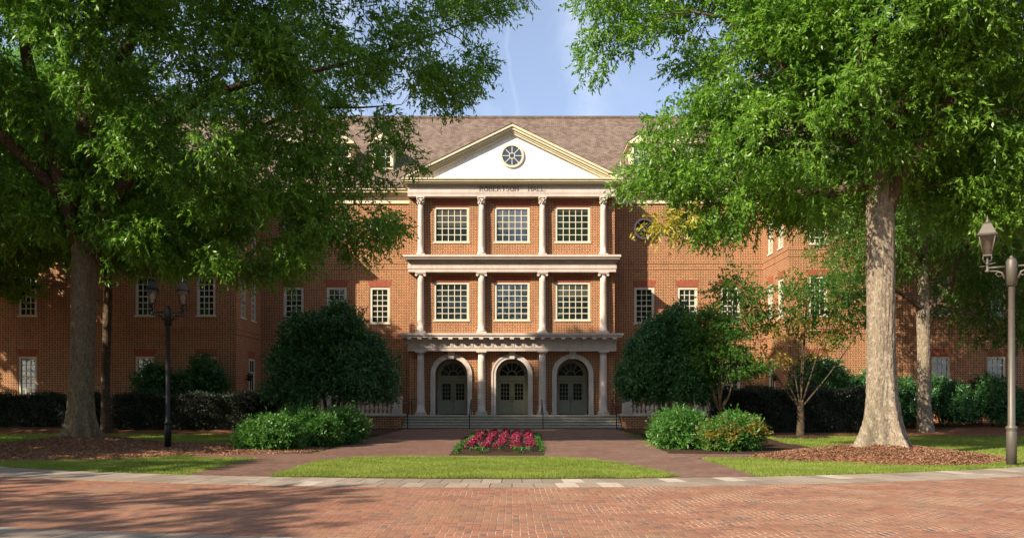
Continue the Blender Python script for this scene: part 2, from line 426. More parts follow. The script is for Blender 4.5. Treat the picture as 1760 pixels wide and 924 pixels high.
def npmesh(name, V, K, mat, rnd=None):
    """V: (n*K,3) vertices, each face is K consecutive vertices"""
    V = np.ascontiguousarray(V, dtype=np.float32).reshape(-1, 3); nf = len(V) // K
    me = bpy.data.meshes.new(name)
    me.vertices.add(len(V)); me.vertices.foreach_set('co', V.ravel())
    me.loops.add(nf * K); me.loops.foreach_set('vertex_index', np.arange(nf * K, dtype=np.int32))
    me.polygons.add(nf); me.polygons.foreach_set('loop_start', np.arange(0, nf * K, K, dtype=np.int32))
    me.polygons.foreach_set('loop_total', np.full(nf, K, dtype=np.int32))
    me.update(calc_edges=True)
    at = me.attributes.new('rnd', 'FLOAT', 'FACE')
    at.data.foreach_set('value', (RNG.random(nf) if rnd is None else rnd).astype(np.float32))
    me.materials.append(mat)
    return me
def unit(a): return a / (np.linalg.norm(a, axis=-1, keepdims=True) + 1e-9)

# ------------------------------------------------------------------ ground
def px(x, y, z=0.0):
    s = (y - HOR) / (EYE - z); return ((x - 880) / s, FPX / s)
def sstep(a, b, x): t = np.clip((x - a) / (b - a), 0, 1); return t * t * (3 - 2 * t)
def gh(x, y):                       # lie of the land: it rises gently in front of both wings
    x = np.asarray(x, float); y = np.asarray(y, float)
    return 0.45 * sstep(39, 46, y) * sstep(9, 14, np.abs(x))
def grid(name, xs, ys, hf, mat, keep=None):
    X, Y = np.meshgrid(xs, ys); Z = hf(X, Y); nx, ny = len(xs), len(ys)
    V = np.stack([X, Y, Z], -1).reshape(-1, 3)
    fs = []
    kp = keep(X, Y) if keep is not None else np.ones_like(X, bool)
    for j in range(ny - 1):
        for i in range(nx - 1):
            if kp[j, i] and kp[j, i + 1] and kp[j + 1, i] and kp[j + 1, i + 1]:
                a = j * nx + i; fs.append((a, a + 1, a + nx + 1, a + nx))
    me = bpy.data.meshes.new(name); me.from_pydata(V.tolist(), [], fs); me.materials.append(mat)
    me.polygons.foreach_set('use_smooth', [True] * len(fs))
    return link(name, me)
xs = np.concatenate([[-900, -300, -120, -70], np.arange(-50, 50.1, 1.0), [70, 120, 300, 900]])
ys = np.concatenate([[-900, -300, -120, -60], np.arange(-30, 70.1, 1.0), [90, 150, 400, 1200]])
tag(grid('ground', xs, ys, lambda x, y: gh(x, y) - 0.012, M['mulch']), kind='structure')
def sheet(name, poly, z, mat):
    mb = MB(); n = len(poly)
    mb.v = [(x, y, z) for x, y in poly]; mb.f = [tuple(range(n))]; mb.sm = [False]
    return tag(mb.build(name, mat), kind='structure')
AC = (0.0, 45.6)
def arc(r, x0, x1, n=40, c=AC):
    return [(x, c[1] - math.sqrt(max(r * r - (x - c[0]) ** 2, 0.0))) for x in np.linspace(x0, x1, n)]
R_IN, R_OUT = 28.0, 29.65
sheet('lawn', [(-45, 41.5), (-45, 44)] and arc(R_IN - 0.02, -27, 27) + [(45, 44.0), (45, 46), (12.5, 46), (-12.5, 46), (-45, 46), (-45, 44)], 0.0, M['lawn'])
# the lawn only runs back to the hedges; beyond it lies mulch that follows the rise
def bed(name, poly, z, mat):
    return sheet(name, poly, z, mat)
sheet('brick_plaza', arc(R_OUT - 0.05, -29, 29) + [(60, 40), (60, -60), (-60, -60), (-60, 40)], 0.004, M['plaza'])
sheet('brick_walkway', [(-6.35, 48.9), (-6.35, 26.2), (-9.8, 26.0), (-9.8, 24.6), (-7.5, 24.0), (-7.4, 18.55)] + arc(R_IN, -7.4, 5.5, 14)[1:] +
      [(5.5, 24.0), (8.0, 24.6), (8.0, 25.7), (5.0, 26.0), (6.2, 48.9)], 0.012, M['walk'])
def wobble(poly, amt, step=0.35, seed=1):
    rs = np.random.default_rng(seed); out_ = []
    n = len(poly)
    for i in range(n):
        a = np.array(poly[i]); b = np.array(poly[(i + 1) % n]); L = np.linalg.norm(b - a); k = max(1, int(L / step))
        for q in range(k): out_.append(tuple(a + (b - a) * q / k + rs.normal(0, amt, 2)))
    return out_
ISL = [(-5.45, 18.15)] + arc(R_IN - 0.06, -4.6, 3.4, 10) + [(3.75, 18.3), (3.0, 21.3), (2.3, 23.2), (1.2, 24.1), (-3.2, 24.3), (-4.6, 23.9), (-5.35, 22.6)]
ISL = wobble(ISL, 0.055, 0.3)
sheet('grass_island', ISL, 0.022, M['lawn'])
BEDL = wobble([(-6.5, 26.4), (-6.5, 41), (-12, 41.5), (-11.0, 32), (-10.6, 27.2), (-9.4, 26.2)], 0.06, seed=2)
BEDR = wobble([(5.05, 26.1), (8.4, 25.7), (10.8, 27.0), (11.0, 33), (12, 41.5), (6.4, 41)], 0.06, seed=3)
sheet('planting_bed', BEDL, 0.008, M['soil']); sheet('planting_bed', BEDR, 0.008, M['soil'])
sheet('hedge_bed', wobble([(-45, 41.2), (-12, 41.2), (-6.36, 40.8), (-6.36, 49), (-45, 49)], 0.05, 0.5, 4), 0.006, M['soil'])
sheet('hedge_bed', wobble([(6.21, 40.8), (12, 38.6), (22, 37.5), (45, 37.0), (45, 38.5), (22, 40), (12, 49), (6.21, 49)], 0.05, 0.5, 5), 0.006, M['soil'])
FB = [(-1.95, 25.15), (1.0, 25.15), (1.35, 38.2), (-2.2, 38.2)]
sheet('flower_bed_soil', wobble(FB, 0.03), 0.022, M['soil'])

# stone bands made of single slabs with dark joints
def band(name, r0, r1, x0, x1, c=AC, rows=2, z=0.010):
    mb = MB(); rn = []
    a0 = math.asin((x0 - c[0]) / r0); a1 = math.asin((x1 - c[0]) / r0)
    L = abs(a1 - a0) * r0; n = int(L / 0.42)
    for q in range(rows):
        ra = r0 + (r1 - r0) * q / rows + 0.008; rb = r0 + (r1 - r0) * (q + 1) / rows - 0.008
        off = 0.5 * (q % 2)
        for k in range(n):
            t0 = a0 + (a1 - a0) * (k + off) / n; t1 = a0 + (a1 - a0) * (k + 1 + off) / n
            e = 0.008 / r0; zz = z + random.uniform(0, 0.004)
            pts = [(ra, t0 + e), (ra, t1 - e), (rb, t1 - e), (rb, t0 + e)]
            top = [(c[0] + r * math.sin(t), c[1] - r * math.cos(t), zz) for r, t in pts]
            bot = [(x, y, z - 0.03) for x, y, _ in top]
            mb.add(top + bot, [(0, 1, 2, 3), (0, 4, 5, 1), (1, 5, 6, 2), (2, 6, 7, 3), (3, 7, 4, 0)])
            rn += [random.random()] * 5
    o = mb.build(name, M['slab'])
    at = o.data.attributes.new('rnd', 'FLOAT', 'FACE'); at.data.foreach_set('value', rn)
    return tag(o, kind='structure')
band('stone_band', R_IN, R_OUT, -24, 24)
band('stone_band', 35.8, 37.2, -14, 16, (2.0, 45.6))

# mulch mounds round the two big oaks
OAKL = np.array([-16.0, 30.3]); OAKR = np.array([11.0, 24.2])
def mound(name, c, rx, ry, top, h, seed, mat):
    rs = np.random.default_rng(seed); ph = rs.random(4) * 6.28
    xs = np.arange(c[0] - rx * 1.25, c[0] + rx * 1.25, 0.14); ys = np.arange(c[1] - ry * 1.25, c[1] + ry * 1.25, 0.14)
    def rr(x, y):
        a = np.arctan2((y - c[1]) / ry, (x - c[0]) / rx)
        q = 1 + 0.07 * np.sin(3 * a + ph[0]) + 0.05 * np.sin(5 * a + ph[1]) + 0.03 * np.sin(9 * a + ph[2])
        return np.hypot((x - c[0]) / rx, (y - c[1]) / ry) / q
    def hf(x, y):
        r = rr(x, y); d = np.hypot(x - top[0], y - top[1])
        e = np.clip((1.02 - r) * 5, 0, 1)
        return 0.016 + e * (0.06 + h * np.exp(-(d / 2.1) ** 2)) + 0.018 * np.sin(x * 7 + ph[0]) * np.sin(y * 8 + ph[1]) * e - 0.03 * (r > 1.0)
    o = grid(name, xs, ys, hf, mat, lambda x, y: rr(x, y) < 1.04)
    tag(o, kind='structure')
    return rr, hf
ML = mound('mulch_mound', (-15.4, 27.6), 8.2, 4.6, OAKL, 0.34, 3, M['mulch'])
MR = mound('mulch_mound', (11.0, 24.0), 3.6, 2.65, OAKR, 0.34, 4, M['mulch'])
MM = mound('mulch_ring', (13.1, 37.0), 1.3, 1.1, (13.1, 37.0), 0.05, 6, M['soil'])

def pip(poly, x, y):
    poly = np.asarray(poly); inside = np.zeros(len(x), bool); n = len(poly)
    for i in range(n):
        x0, y0 = poly[i]; x1, y1 = poly[(i + 1) % n]
        if y0 == y1: continue
        c = ((y0 > y) != (y1 > y)) & (x < (x1 - x0) * (y - y0) / (y1 - y0) + x0)
        inside ^= c
    return inside
def blades(n, sampler, zf, hmin, hmax, wd):
    P = sampler(n); n = len(P)
    a = RNG.random(n) * 6.283; L = hmin + (hmax - hmin) * RNG.random(n); lean = RNG.normal(0, 0.45, (n, 2))
    side = np.stack([np.cos(a), np.sin(a), np.zeros(n)], -1) * wd * 0.5
    b = np.column_stack([P, zf(P[:, 0], P[:, 1])])
    tip = b + np.column_stack([lean * L[:, None], L])
    return np.stack([b - side, b + side, tip], 1).reshape(-1, 3)
def grass_obj(name, label, boxes, dens, test, zf, hmin=0.03, hmax=0.075, wd=0.012):
    allv = []
    for (x0, x1, y0, y1) in boxes:
        n = int((x1 - x0) * (y1 - y0) * dens)
        def smp(n):
            x = x0 + (x1 - x0) * RNG.random(n); y = y0 + (y1 - y0) * RNG.random(n); k = test(x, y)
            return np.column_stack([x[k], y[k]])
        allv.append(blades(n, smp, zf, hmin, hmax, wd))
    V = np.concatenate(allv)
    gx, gy = V[::3, 0], V[::3, 1]
    rn = np.clip(0.45 + 0.3 * np.sin(gx * 1.3 + 2 * np.sin(gy * 0.9)) * np.sin(gy * 2.3 + gx * 0.7) + 0.2 * np.sin(gx * 4.1 + 3 * np.sin(gy * 2.9)) + RNG.normal(0, 0.28, len(V) // 3), 0, 1)
    return tag(link(name, npmesh(name, V, 3, M['grass'], rn)), label, 'grass', kind='stuff')
grass_obj('island_grass', 'short sunlit grass on the island between the brick paths', [(-5.7, 3.9, 17.4, 24.5)], 2600, lambda x, y: pip(ISL, x, y), lambda x, y: 0.02 + 0 * x)
def lawn_ok(x, y):
    r = np.hypot(x - AC[0], y - AC[1])
    k = (r < R_IN - 0.02) & (ML[0](x, y) > 0.99) & (MR[0](x, y) > 0.99) & (MM[0](x, y) > 0.98)
    k &= ~pip(BEDL, x, y) & ~pip(BEDR, x, y)
    k &= ~((x > -9.8) & (x < 8.0) & (y > 24.0) & (y < 26.2)) & ~((x > -7.45) & (x < 5.55))
    k &= ~((x > 6) & (y > 38.3))
    return k
grass_obj('left_grass', 'shaded grass between the left mulch mound and the plaza', [(-19, -7, 18.4, 25)], 1500, lawn_ok, lambda x, y: 0 * x)
grass_obj('right_grass', 'sunlit grass below the right mulch mound', [(5.5, 18, 17.9, 25)], 2000, lawn_ok, lambda x, y: 0 * x)
grass_obj('back_grass', 'grass in front of the hedges', [(-34, -9, 25, 41.2), (8, 34, 25, 38.3)], 450, lawn_ok, lambda x, y: 0 * x, 0.04, 0.1, 0.022)

def chips(name, label, box, fn, n, L=0.07):
    x0, x1, y0, y1 = box
    x = x0 + (x1 - x0) * RNG.random(n); y = y0 + (y1 - y0) * RNG.random(n); k = fn[0](x, y) < 1.03 + RNG.normal(0, 0.03, n)
    x, y = x[k], y[k]; n = len(x)
    z = np.maximum(fn[1](x, y), 0.012) + 0.012
    a = RNG.random(n) * 6.283; t = RNG.normal(0, 0.35, n); ln = L * (0.4 + RNG.random(n)); wd = 0.018 * (0.5 + RNG.random(n))
    d = np.stack([np.cos(a) * np.cos(t), np.sin(a) * np.cos(t), np.sin(t)], -1) * ln[:, None] * 0.5
    s = np.stack([-np.sin(a), np.cos(a), RNG.normal(0, 0.5, n)], -1) * wd[:, None] * 0.5
    c = np.column_stack([x, y, z])
    V = np.stack([c - d - s, c + d - s, c + d + s, c - d + s], 1)
    tag(link(name, npmesh(name, V, 4, M['chip'])), label, 'mulch', kind='stuff')
chips('mulch_chips', 'reddish bark chips heaped round the left oak', (-24, -6.5, 22.5, 32.6), ML, 60000)
chips('mulch_chips', 'reddish bark chips heaped round the right oak', (7, 15, 21, 27), MR, 45000)
def litter():
    n = 240
    x = RNG.uniform(-12, 14, n); y = RNG.uniform(10, 25, n); a = RNG.random(n) * 6.28
    d = np.stack([np.cos(a), np.sin(a), 0 * a], -1) * 0.035; s = np.stack([-np.sin(a), np.cos(a), 0.3 + 0 * a], -1) * 0.009
    c = np.column_stack([x, y, np.full(n, 0.03)])
    V = np.stack([c - d, c + s, c + d, c - s], 1)
    tag(link('fallen_leaves', npmesh('fallen_leaves', V, 4, M['chip'])), 'small dry fallen leaves scattered over the paving', 'leaf litter', kind='stuff')
litter()
def ivy():
    pass

# ------------------------------------------------------------------ the building
YP, YM, YW = 52.0, 53.9, 49.0           # portico wall, main wall, wing wall
XP, XI, XO = 6.55, 16.6, 37.0
B = empty('brick_hall', (0, YM, 0), 'three storey red brick hall with white columned entrance front, pediment and slate roof', 'building')
ZT = 14.7
def wall_cells(u0, u1, z0, z1, holes):
    us = sorted(set([u0, u1] + [h[0] for h in holes] + [h[1] for h in holes])); zs = sorted(set([z0, z1] + [h[2] for h in holes] + [h[3] for h in holes]))
    for a, b in zip(us, us[1:]):
        for c, d in zip(zs, zs[1:]):
            mu, mz = (a + b) / 2, (c + d) / 2
            if not any(h[0] < mu < h[1] and h[2] < mz < h[3] for h in holes): yield a, b, c, d
def front_wall(name, x0, x1, y, z0, z1, holes, depth=0.16, mat='brick'):
    mb = MB()
    for a, b, c, d in wall_cells(x0, x1, z0, z1, holes):
        mb.add([(a, y, c), (b, y, c), (b, y, d), (a, y, d)], [(0, 1, 2, 3)])
    for a, b, c, d in [h[:4] for h in holes]:
        mb.add([(a, y, c), (b, y, c), (b, y, d), (a, y, d), (a, y + depth, c), (b, y + depth, c), (b, y + depth, d), (a, y + depth, d)],
               [(0, 4, 5, 1), (1, 5, 6, 2), (2, 6, 7, 3), (3, 7, 4, 0)])
    return link(name, raw(mb, name, M[mat]), B)
def raw(mb, name, mat):
    me = bpy.data.meshes.new(name); me.from_pydata(mb.v, [], mb.f); me.materials.append(mat); return me
def side_wall(name, x, y0, y1, z0, z1, holes, inward, depth=0.16):
    mb = MB(); dx = depth * inward
    for a, b, c, d in wall_cells(y0, y1, z0, z1, holes):
        mb.add([(x, a, c), (x, b, c), (x, b, d), (x, a, d)], [(0, 1, 2, 3)])
    for a, b, c, d in [h[:4] for h in holes]:
        mb.add([(x, a, c), (x, b, c), (x, b, d), (x, a, d), (x + dx, a, c), (x + dx, b, c), (x + dx, b, d), (x + dx, a, d)],
               [(0, 4, 5, 1), (1, 5, 6, 2), (2, 6, 7, 3), (3, 7, 4, 0)])
    return link(name, raw(mb, name, M['brick']), B)

# window prototypes: local origin bottom centre, facing -y, front of wall at y=0
def win_proto(w_, h_, cols, rows, trim=0.12, sash=True):
    f = MB(); t = trim; y0, y1 = 0.03, 0.15
    f.box(-w_ / 2, -w_ / 2 + t, y0, y1, 0, h_); f.box(w_ / 2 - t, w_ / 2, y0, y1, 0, h_)
    f.box(-w_ / 2 + t, w_ / 2 - t, y0, y1, h_ - t, h_); f.box(-w_ / 2 + t, w_ / 2 - t, y0, y1, 0, t * 0.7)
    f.box(-w_ / 2 - 0.06, w_ / 2 + 0.06, -0.05, 0.02, -0.05, 0.035)
    iw, ih = w_ - 2 * t, h_ - t * 1.7; m = 0.024; zb = t * 0.7
    for k in range(1, cols):
        x = -iw / 2 + iw * k / cols; f.box(x - m, x + m, 0.085, 0.118, zb, zb + ih)
    for k in range(1, rows):
        z = zb + ih * k / rows; mm = 0.04 if (sash and k == rows // 2) else m
        f.box(-iw / 2, iw / 2, 0.075 if mm > m else 0.088, 0.121, z - mm, z + mm)
    g = MB(); g.add([(-iw / 2, 0.115, zb), (iw / 2, 0.115, zb), (iw / 2, 0.115, zb + ih), (-iw / 2, 0.115, zb + ih)], [(0, 1, 2, 3)])
    return f.mesh('window', M['frame']), raw(g, 'pane', M['glass'])
PT = {}
def window(kind, dims, x, y, z, rot=0.0):
    if kind not in PT: PT[kind] = win_proto(*dims)
    fm, gm = PT[kind]
    o = link('window', fm, B, (x, y, z), rot)
    link('pane', gm, o, (0, 0, 0))
    return o
def lintel(x, y, z, w_, rot=0.0, h_=0.42):
    mb = MB(); mb.prism([(-w_ / 2, 0), (w_ / 2, 0), (w_ / 2 + 0.16, h_), (-w_ / 2 - 0.16, h_)], -0.006, 0.02)
    mb.build('lintel', M['jack'], B, (x, y, z), rot)

BAYS = (8.75, 11.6, 14.45)
WG, WS = (1.95, 4.35), (6.78, 9.2)
def oculus(x, y, z, r, mat='stone', parent=None):
    f = MB(); f.ring(x, z, r, r * 1.22, y - 0.09, y + 0.01)
    f.ring(x, z, r * 0.24, r * 0.32, y - 0.045, y - 0.015, n=20)
    for k in range(8):
        a = math.pi / 4 * k; c, s_ = math.cos(a), math.sin(a); q = 0.022
        p0 = (x + c * r * 0.30, z + s_ * r * 0.30); p1 = (x + c * r * 1.02, z + s_ * r * 1.02)
        f.prism([(p0[0] + s_ * q, p0[1] - c * q), (p1[0] + s_ * q, p1[1] - c * q), (p1[0] - s_ * q, p1[1] + c * q), (p0[0] - s_ * q, p0[1] + c * q)], y - 0.048, y - 0.012)
    o = f.build('round_window', M[mat], parent or B)
    g = MB(); n = 32; g.add([(x + r * 1.05 * math.cos(2 * math.pi * k / n), y - 0.008, z + r * 1.05 * math.sin(2 * math.pi * k / n)) for k in range(n)], [tuple(range(n))])
    p = link('pane', raw(g, 'pane', M['glass']), o, (0, 0, 0)); p.location = (0, 0, 0)
    return o
WA = (1.32, 2.42, 3, 6, 0.16); WB = (1.1, 2.4, 3, 6, 0.13); WC = (0.95, 2.4, 3, 6, 0.12); WD = (1.1, 2.2, 3, 6, 0.13)
for sg in (-1, 1):
    holes = []
    for b in BAYS:
        for z0, z1 in (WG, WS):
            holes.append((sg * b - 0.66, sg * b + 0.66, z0, z1))
            window('A', WA, sg * b, YM, z0 - (0.0 if z0 > 5 else 0.02)); lintel(sg * b, YM, z1, 1.32)
        oculus(sg * b, YM, 13.05, 0.58)
    xa, xb = sorted((sg * XP, sg * XI))
    front_wall('brick_wall', xa, xb, YM, 0, ZT, holes)
    # wing side wall that faces the entrance
    hs = []
    for yy in (50.35, 52.35):
        for z0, z1 in (WS, (11.1, 13.3)):
            hs.append((yy - 0.475, yy + 0.475, z0, z0 + 2.2 if z0 > 10 else z1))
            window('C2' if z0 > 10 else 'C', (0.95, 2.2, 3, 6) if z0 > 10 else WC, sg * XI, yy, z0, sg * R(-90)); lintel(sg * XI, yy, z1, 0.95, sg * R(-90))
    side_wall('brick_wall', sg * XI, YW, YM, 0, ZT, hs, sg)
    # side entrance in the wing's inner wall: a narrow pale door under a small light, with a lantern beside it
    d = MB(); d.box(-0.55, -0.45, -0.04, 0.02, 0, 2.9); d.box(0.45, 0.55, -0.04, 0.02, 0, 2.9); d.box(-0.45, 0.45, -0.04, 0.02, 2.78, 2.9)
    d.box(-0.45, 0.45, -0.015, 0.02, 0, 0.9); d.box(-0.45, 0.45, -0.02, 0.02, 1.98, 2.08); d.box(-0.02, 0.02, -0.02, 0.02, 0.9, 2.78)
    d.box(-0.45, -0.36, -0.015, 0.02, 0.9, 1.98); d.box(0.36, 0.45, -0.015, 0.02, 0.9, 1.98)
    dd = d.build('side_door', M['frame'], B, (sg * XI, 51.9, 1.45), sg * R(-90))
    g = MB(); g.add([(-0.45, 0.0, 0.9), (0.45, 0.0, 0.9), (0.45, 0.0, 2.78), (-0.45, 0.0, 2.78)], [(0, 1, 2, 3)]); link('pane', raw(g, 'pane', M['glass']), dd).location = (0, -0.006, 0)
    lintel(sg * XI, 51.9, 4.36, 1.1, sg * R(-90))
    l = MB(); l.lathe([(0.03, 0), (0.12, 0.05), (0.15, 0.35), (0.17, 0.36), (0.05, 0.5), (0.015, 0.6)], 0, -0.25, 6, False); l.box(-0.02, 0.02, -0.25, 0.0, 0.1, 0.14)
    l.build('wall_lantern', M['black'], B, (sg * XI, 50.75, 2.9), sg * R(-90))
    # wing front
    holes = []
    for b in (18.4, 22.1, 25.8, 29.15, 32.6):
        for z0, z1 in (WG, WS, (11.1, 13.3)):
            kz = 'D' if z0 > 10 else 'B'
            holes.append((sg * b - 0.55, sg * b + 0.55, z0, z1 if z0 > 10 else z0 + 2.4))
            window(kz, WD if z0 > 10 else WB, sg * b, YW, z0); lintel(sg * b, YW, z0 + (2.2 if z0 > 10 else 2.4), 1.1)
    xa, xb = sorted((sg * XI, sg * XO))
    front_wall('brick_wall', xa, xb, YW, 0, ZT, holes)
    side_wall('brick_wall', sg * XO, YW, 66.0, 0, ZT, [], -sg)
    # belts of projecting brick
    for z, h_ in ((5.72, 0.08), (6.02, 0.10), (10.35, 0.08), (10.75, 0.17), (1.25, 0.12)):
        mb = MB(); e = 0.03
        xa, xb = sorted((sg * (XP + 0.002), sg * (XI - e))); mb.box(xa, xb, YM - e, YM + 0.05, z, z + h_)
        xa, xb = sorted((sg * (XI - e), sg * (XI + 0.05))); mb.box(xa, xb, YW - e, YM + 0.05, z, z + h_)
        xa, xb = sorted((sg * (XI + 0.05), sg * XO)); mb.box(xa, xb, YW - e, YW + 0.05, z, z + h_)
        mb.build('belt_course', M['brick'], B)
    # eaves entablature of main block and wing
    mb = MB()
    for z0, z1, p in ((14.7, 14.95, 0.10), (14.95, 15.2, 0.14), (15.2, 15.34, 0.30), (15.34, 15.5, 0.52), (15.5, 15.64, 0.62)):
        xa, xb = sorted((sg * 6.64, sg * (XI - p))); mb.box(xa, xb, YM - p, YM + 0.4, z0, z1)
        xa, xb = sorted((sg * (XI - p), sg * (XI + 0.4))); mb.box(xa, xb, YW - p, YM + 0.4, z0, z1)
        xa, xb = sorted((sg * (XI + 0.4), sg * (XO + p))); mb.box(xa, xb, YW - p, YW + 0.4, z0, z1)
    mb.build('eaves_cornice', M['cream'], B)
mb = MB(); mb.add([(-XO, 66, 0), (XO, 66, 0), (XO, 66, ZT), (-XO, 66, ZT)], [(0, 1, 2, 3)]); link('brick_wall', raw(mb, 'rear_wall', M['brick']), B)
mb = MB(); mb.box(-XI - 1, XI + 1, YM + 1.2, 60, 14.2, 14.5); mb.build('ceiling_slab', M['dolive'], B)

# roof
ER, RR_, RZ = 15.64, 62.3, 23.3
mb = MB()
mb.add([(-XO + 5, 53.2, ER), (XO - 5, 53.2, ER), (XO - 5, RR_, RZ), (-XO + 5, RR_, RZ), (-XO + 5, 71.4, ER), (XO - 5, 71.4, ER)], [(0, 1, 2, 3), (3, 2, 5, 4)])
for sg in (-1, 1):
    a, b = sg * (XI - 0.7), sg * (XO + 0.7); q = 8.3
    mb.add([(a, 48.3, ER + 0.003), (b, 48.3, ER + 0.003), (b, 66.7, ER + 0.003), (a, 66.7, ER + 0.003), (a + sg * q, 48.3 + q, RZ - 0.4), (b - sg * q, 48.3 + q, RZ - 0.4), (b - sg * q, 66.7 - q, RZ - 0.4), (a + sg * q, 66.7 - q, RZ - 0.4)],
           [(0, 1, 5, 4), (1, 2, 6, 5), (2, 3, 7, 6), (3, 0, 4, 7), (4, 5, 6, 7)])
roof = link('roof', raw(mb, 'roof', M['roof']), B)
mb = MB(); mb.box(-XO + 5, XO - 5, RR_ - 0.15, RR_ + 0.15, RZ - 0.06, RZ + 0.10); rc = mb.build('ridge_cap', M['roof'], roof); rc.location = (0, 0, 0)

# dormers
def dormer(x):
    zb = 17.35; y0 = 53.2 + (zb - ER) / (RZ - ER) * (RR_ - 53.2) - 0.05; zt = zb + 1.7; w2 = 0.70
    k = (RR_ - 53.2) / (RZ - ER)
    yb = y0 + 1.75 * k + 1.1
    bd = MB(); bd.box(x - w2, x - w2 + 0.20, y0, yb, zb, zt); bd.box(x + w2 - 0.20, x + w2, y0, yb, zb, zt); bd.box(x - w2 + 0.20, x + w2 - 0.20, y0 + 0.02, yb, zt - 0.15, zt)
    bd.box(x - w2 + 0.2, x + w2 - 0.2, y0 + 0.02, yb, zb - 0.02, zb + 0.12)
    d = bd.build('dormer', M['cream'], B)
    r = MB(); r.prism([(x - w2 - 0.22, zt), (x + w2 + 0.22, zt), (x + w2 + 0.22, zt + 0.10), (x, zt + 0.72), (x - w2 - 0.22, zt + 0.10)], y0 - 0.22, yb + 1.0)
    o = r.build('pediment', M['cream'], d); o.location = (0, 0, 0)
    r = MB(); r.prism([(x - w2 - 0.26, zt + 0.11), (x, zt + 0.735), (x + w2 + 0.26, zt + 0.11), (x + w2 + 0.26, zt + 0.16), (x, zt + 0.80), (x - w2 - 0.26, zt + 0.16)], y0 - 0.25, yb + 1.1)
    o = r.build('dormer_roof', M['roof'], d); o.location = (0, 0, 0)
    f = MB(); w_, h_ = 1.04, 1.5
    for q in range(1, 3): f.box(x - w_ / 2 + w_ * q / 3 - 0.022, x - w_ / 2 + w_ * q / 3 + 0.022, y0 + 0.08, y0 + 0.12, zb + 0.12, zt - 0.15)
    for q in range(1, 4): f.box(x - w_ / 2, x + w_ / 2, y0 + 0.085, y0 + 0.125, zb + 0.12 + h_ * q / 4 - 0.022, zb + 0.12 + h_ * q / 4 + 0.022)
    o = f.build('window_frame', M['frame'], d); o.location = (0, 0, 0)
    g = MB(); g.add([(x - 0.52, y0 + 0.14, zb), (x + 0.52, y0 + 0.14, zb), (x + 0.52, y0 + 0.14, zt), (x - 0.52, y0 + 0.14, zt)], [(0, 1, 2, 3)])
    o = link('pane', raw(g, 'pane', M['glass']), d); o.location = (0, 0, 0)
for b in BAYS:
    dormer(-b); dormer(b)

# portico wall with three arches and six windows
AX = (-3.87, 0.0, 3.87); FZ = 0.80; SPR = 3.35; AR = 1.05
holes = [(a - AR, a + AR, FZ, SPR + AR, 'arch') for a in AX]
for a in AX:
    for z0, hh, kind, dims in ((6.8, 2.46, 'P2', (2.25, 2.46, 5, 6, 0.14, False)), (11.78, 2.27, 'P3', (2.25, 2.27, 5, 5, 0.14, False))):
        holes.append((a - 1.125, a + 1.125, z0, z0 + hh)); window(kind, dims, a, YP, z0); lintel(a, YP, z0 + hh, 2.25, 0, 0.40)
mb = MB()
for a, b, c, d in wall_cells(-XP, XP, FZ - 0.3, 15.0, holes): mb.add([(a, YP, c), (b, YP, c), (b, YP, d), (a, YP, d)], [(0, 1, 2, 3)])
for h in holes:
    if len(h) == 4:
        a, b, c, d = h
        mb.add([(a, YP, c), (b, YP, c), (b, YP, d), (a, YP, d), (a, YP + .16, c), (b, YP + .16, c), (b, YP + .16, d), (a, YP + .16, d)], [(0, 4, 5, 1), (1, 5, 6, 2), (2, 6, 7, 3), (3, 7, 4, 0)])
    else:
        cx = (h[0] + h[1]) / 2; n = 24
        for k in range(n):
            t0 = math.pi * k / n; t1 = math.pi * (k + 1) / n
            p0 = (cx + AR * math.cos(t0), SPR + AR * math.sin(t0)); p1 = (cx + AR * math.cos(t1), SPR + AR * math.sin(t1))
            mb.add([(p0[0], YP, p0[1]), (p0[0], YP, SPR + AR), (p1[0], YP, SPR + AR), (p1[0], YP, p1[1])], [(0, 1, 2, 3)])
for sg in (-1, 1):
    mb.add([(sg * XP, YP, FZ - 0.8), (sg * XP, YM, FZ - 0.8), (sg * XP, YM, 15), (sg * XP, YP, 15)], [(0, 1, 2, 3)])
link('portico_wall', raw(mb, 'portico_wall', M['brick']), B)

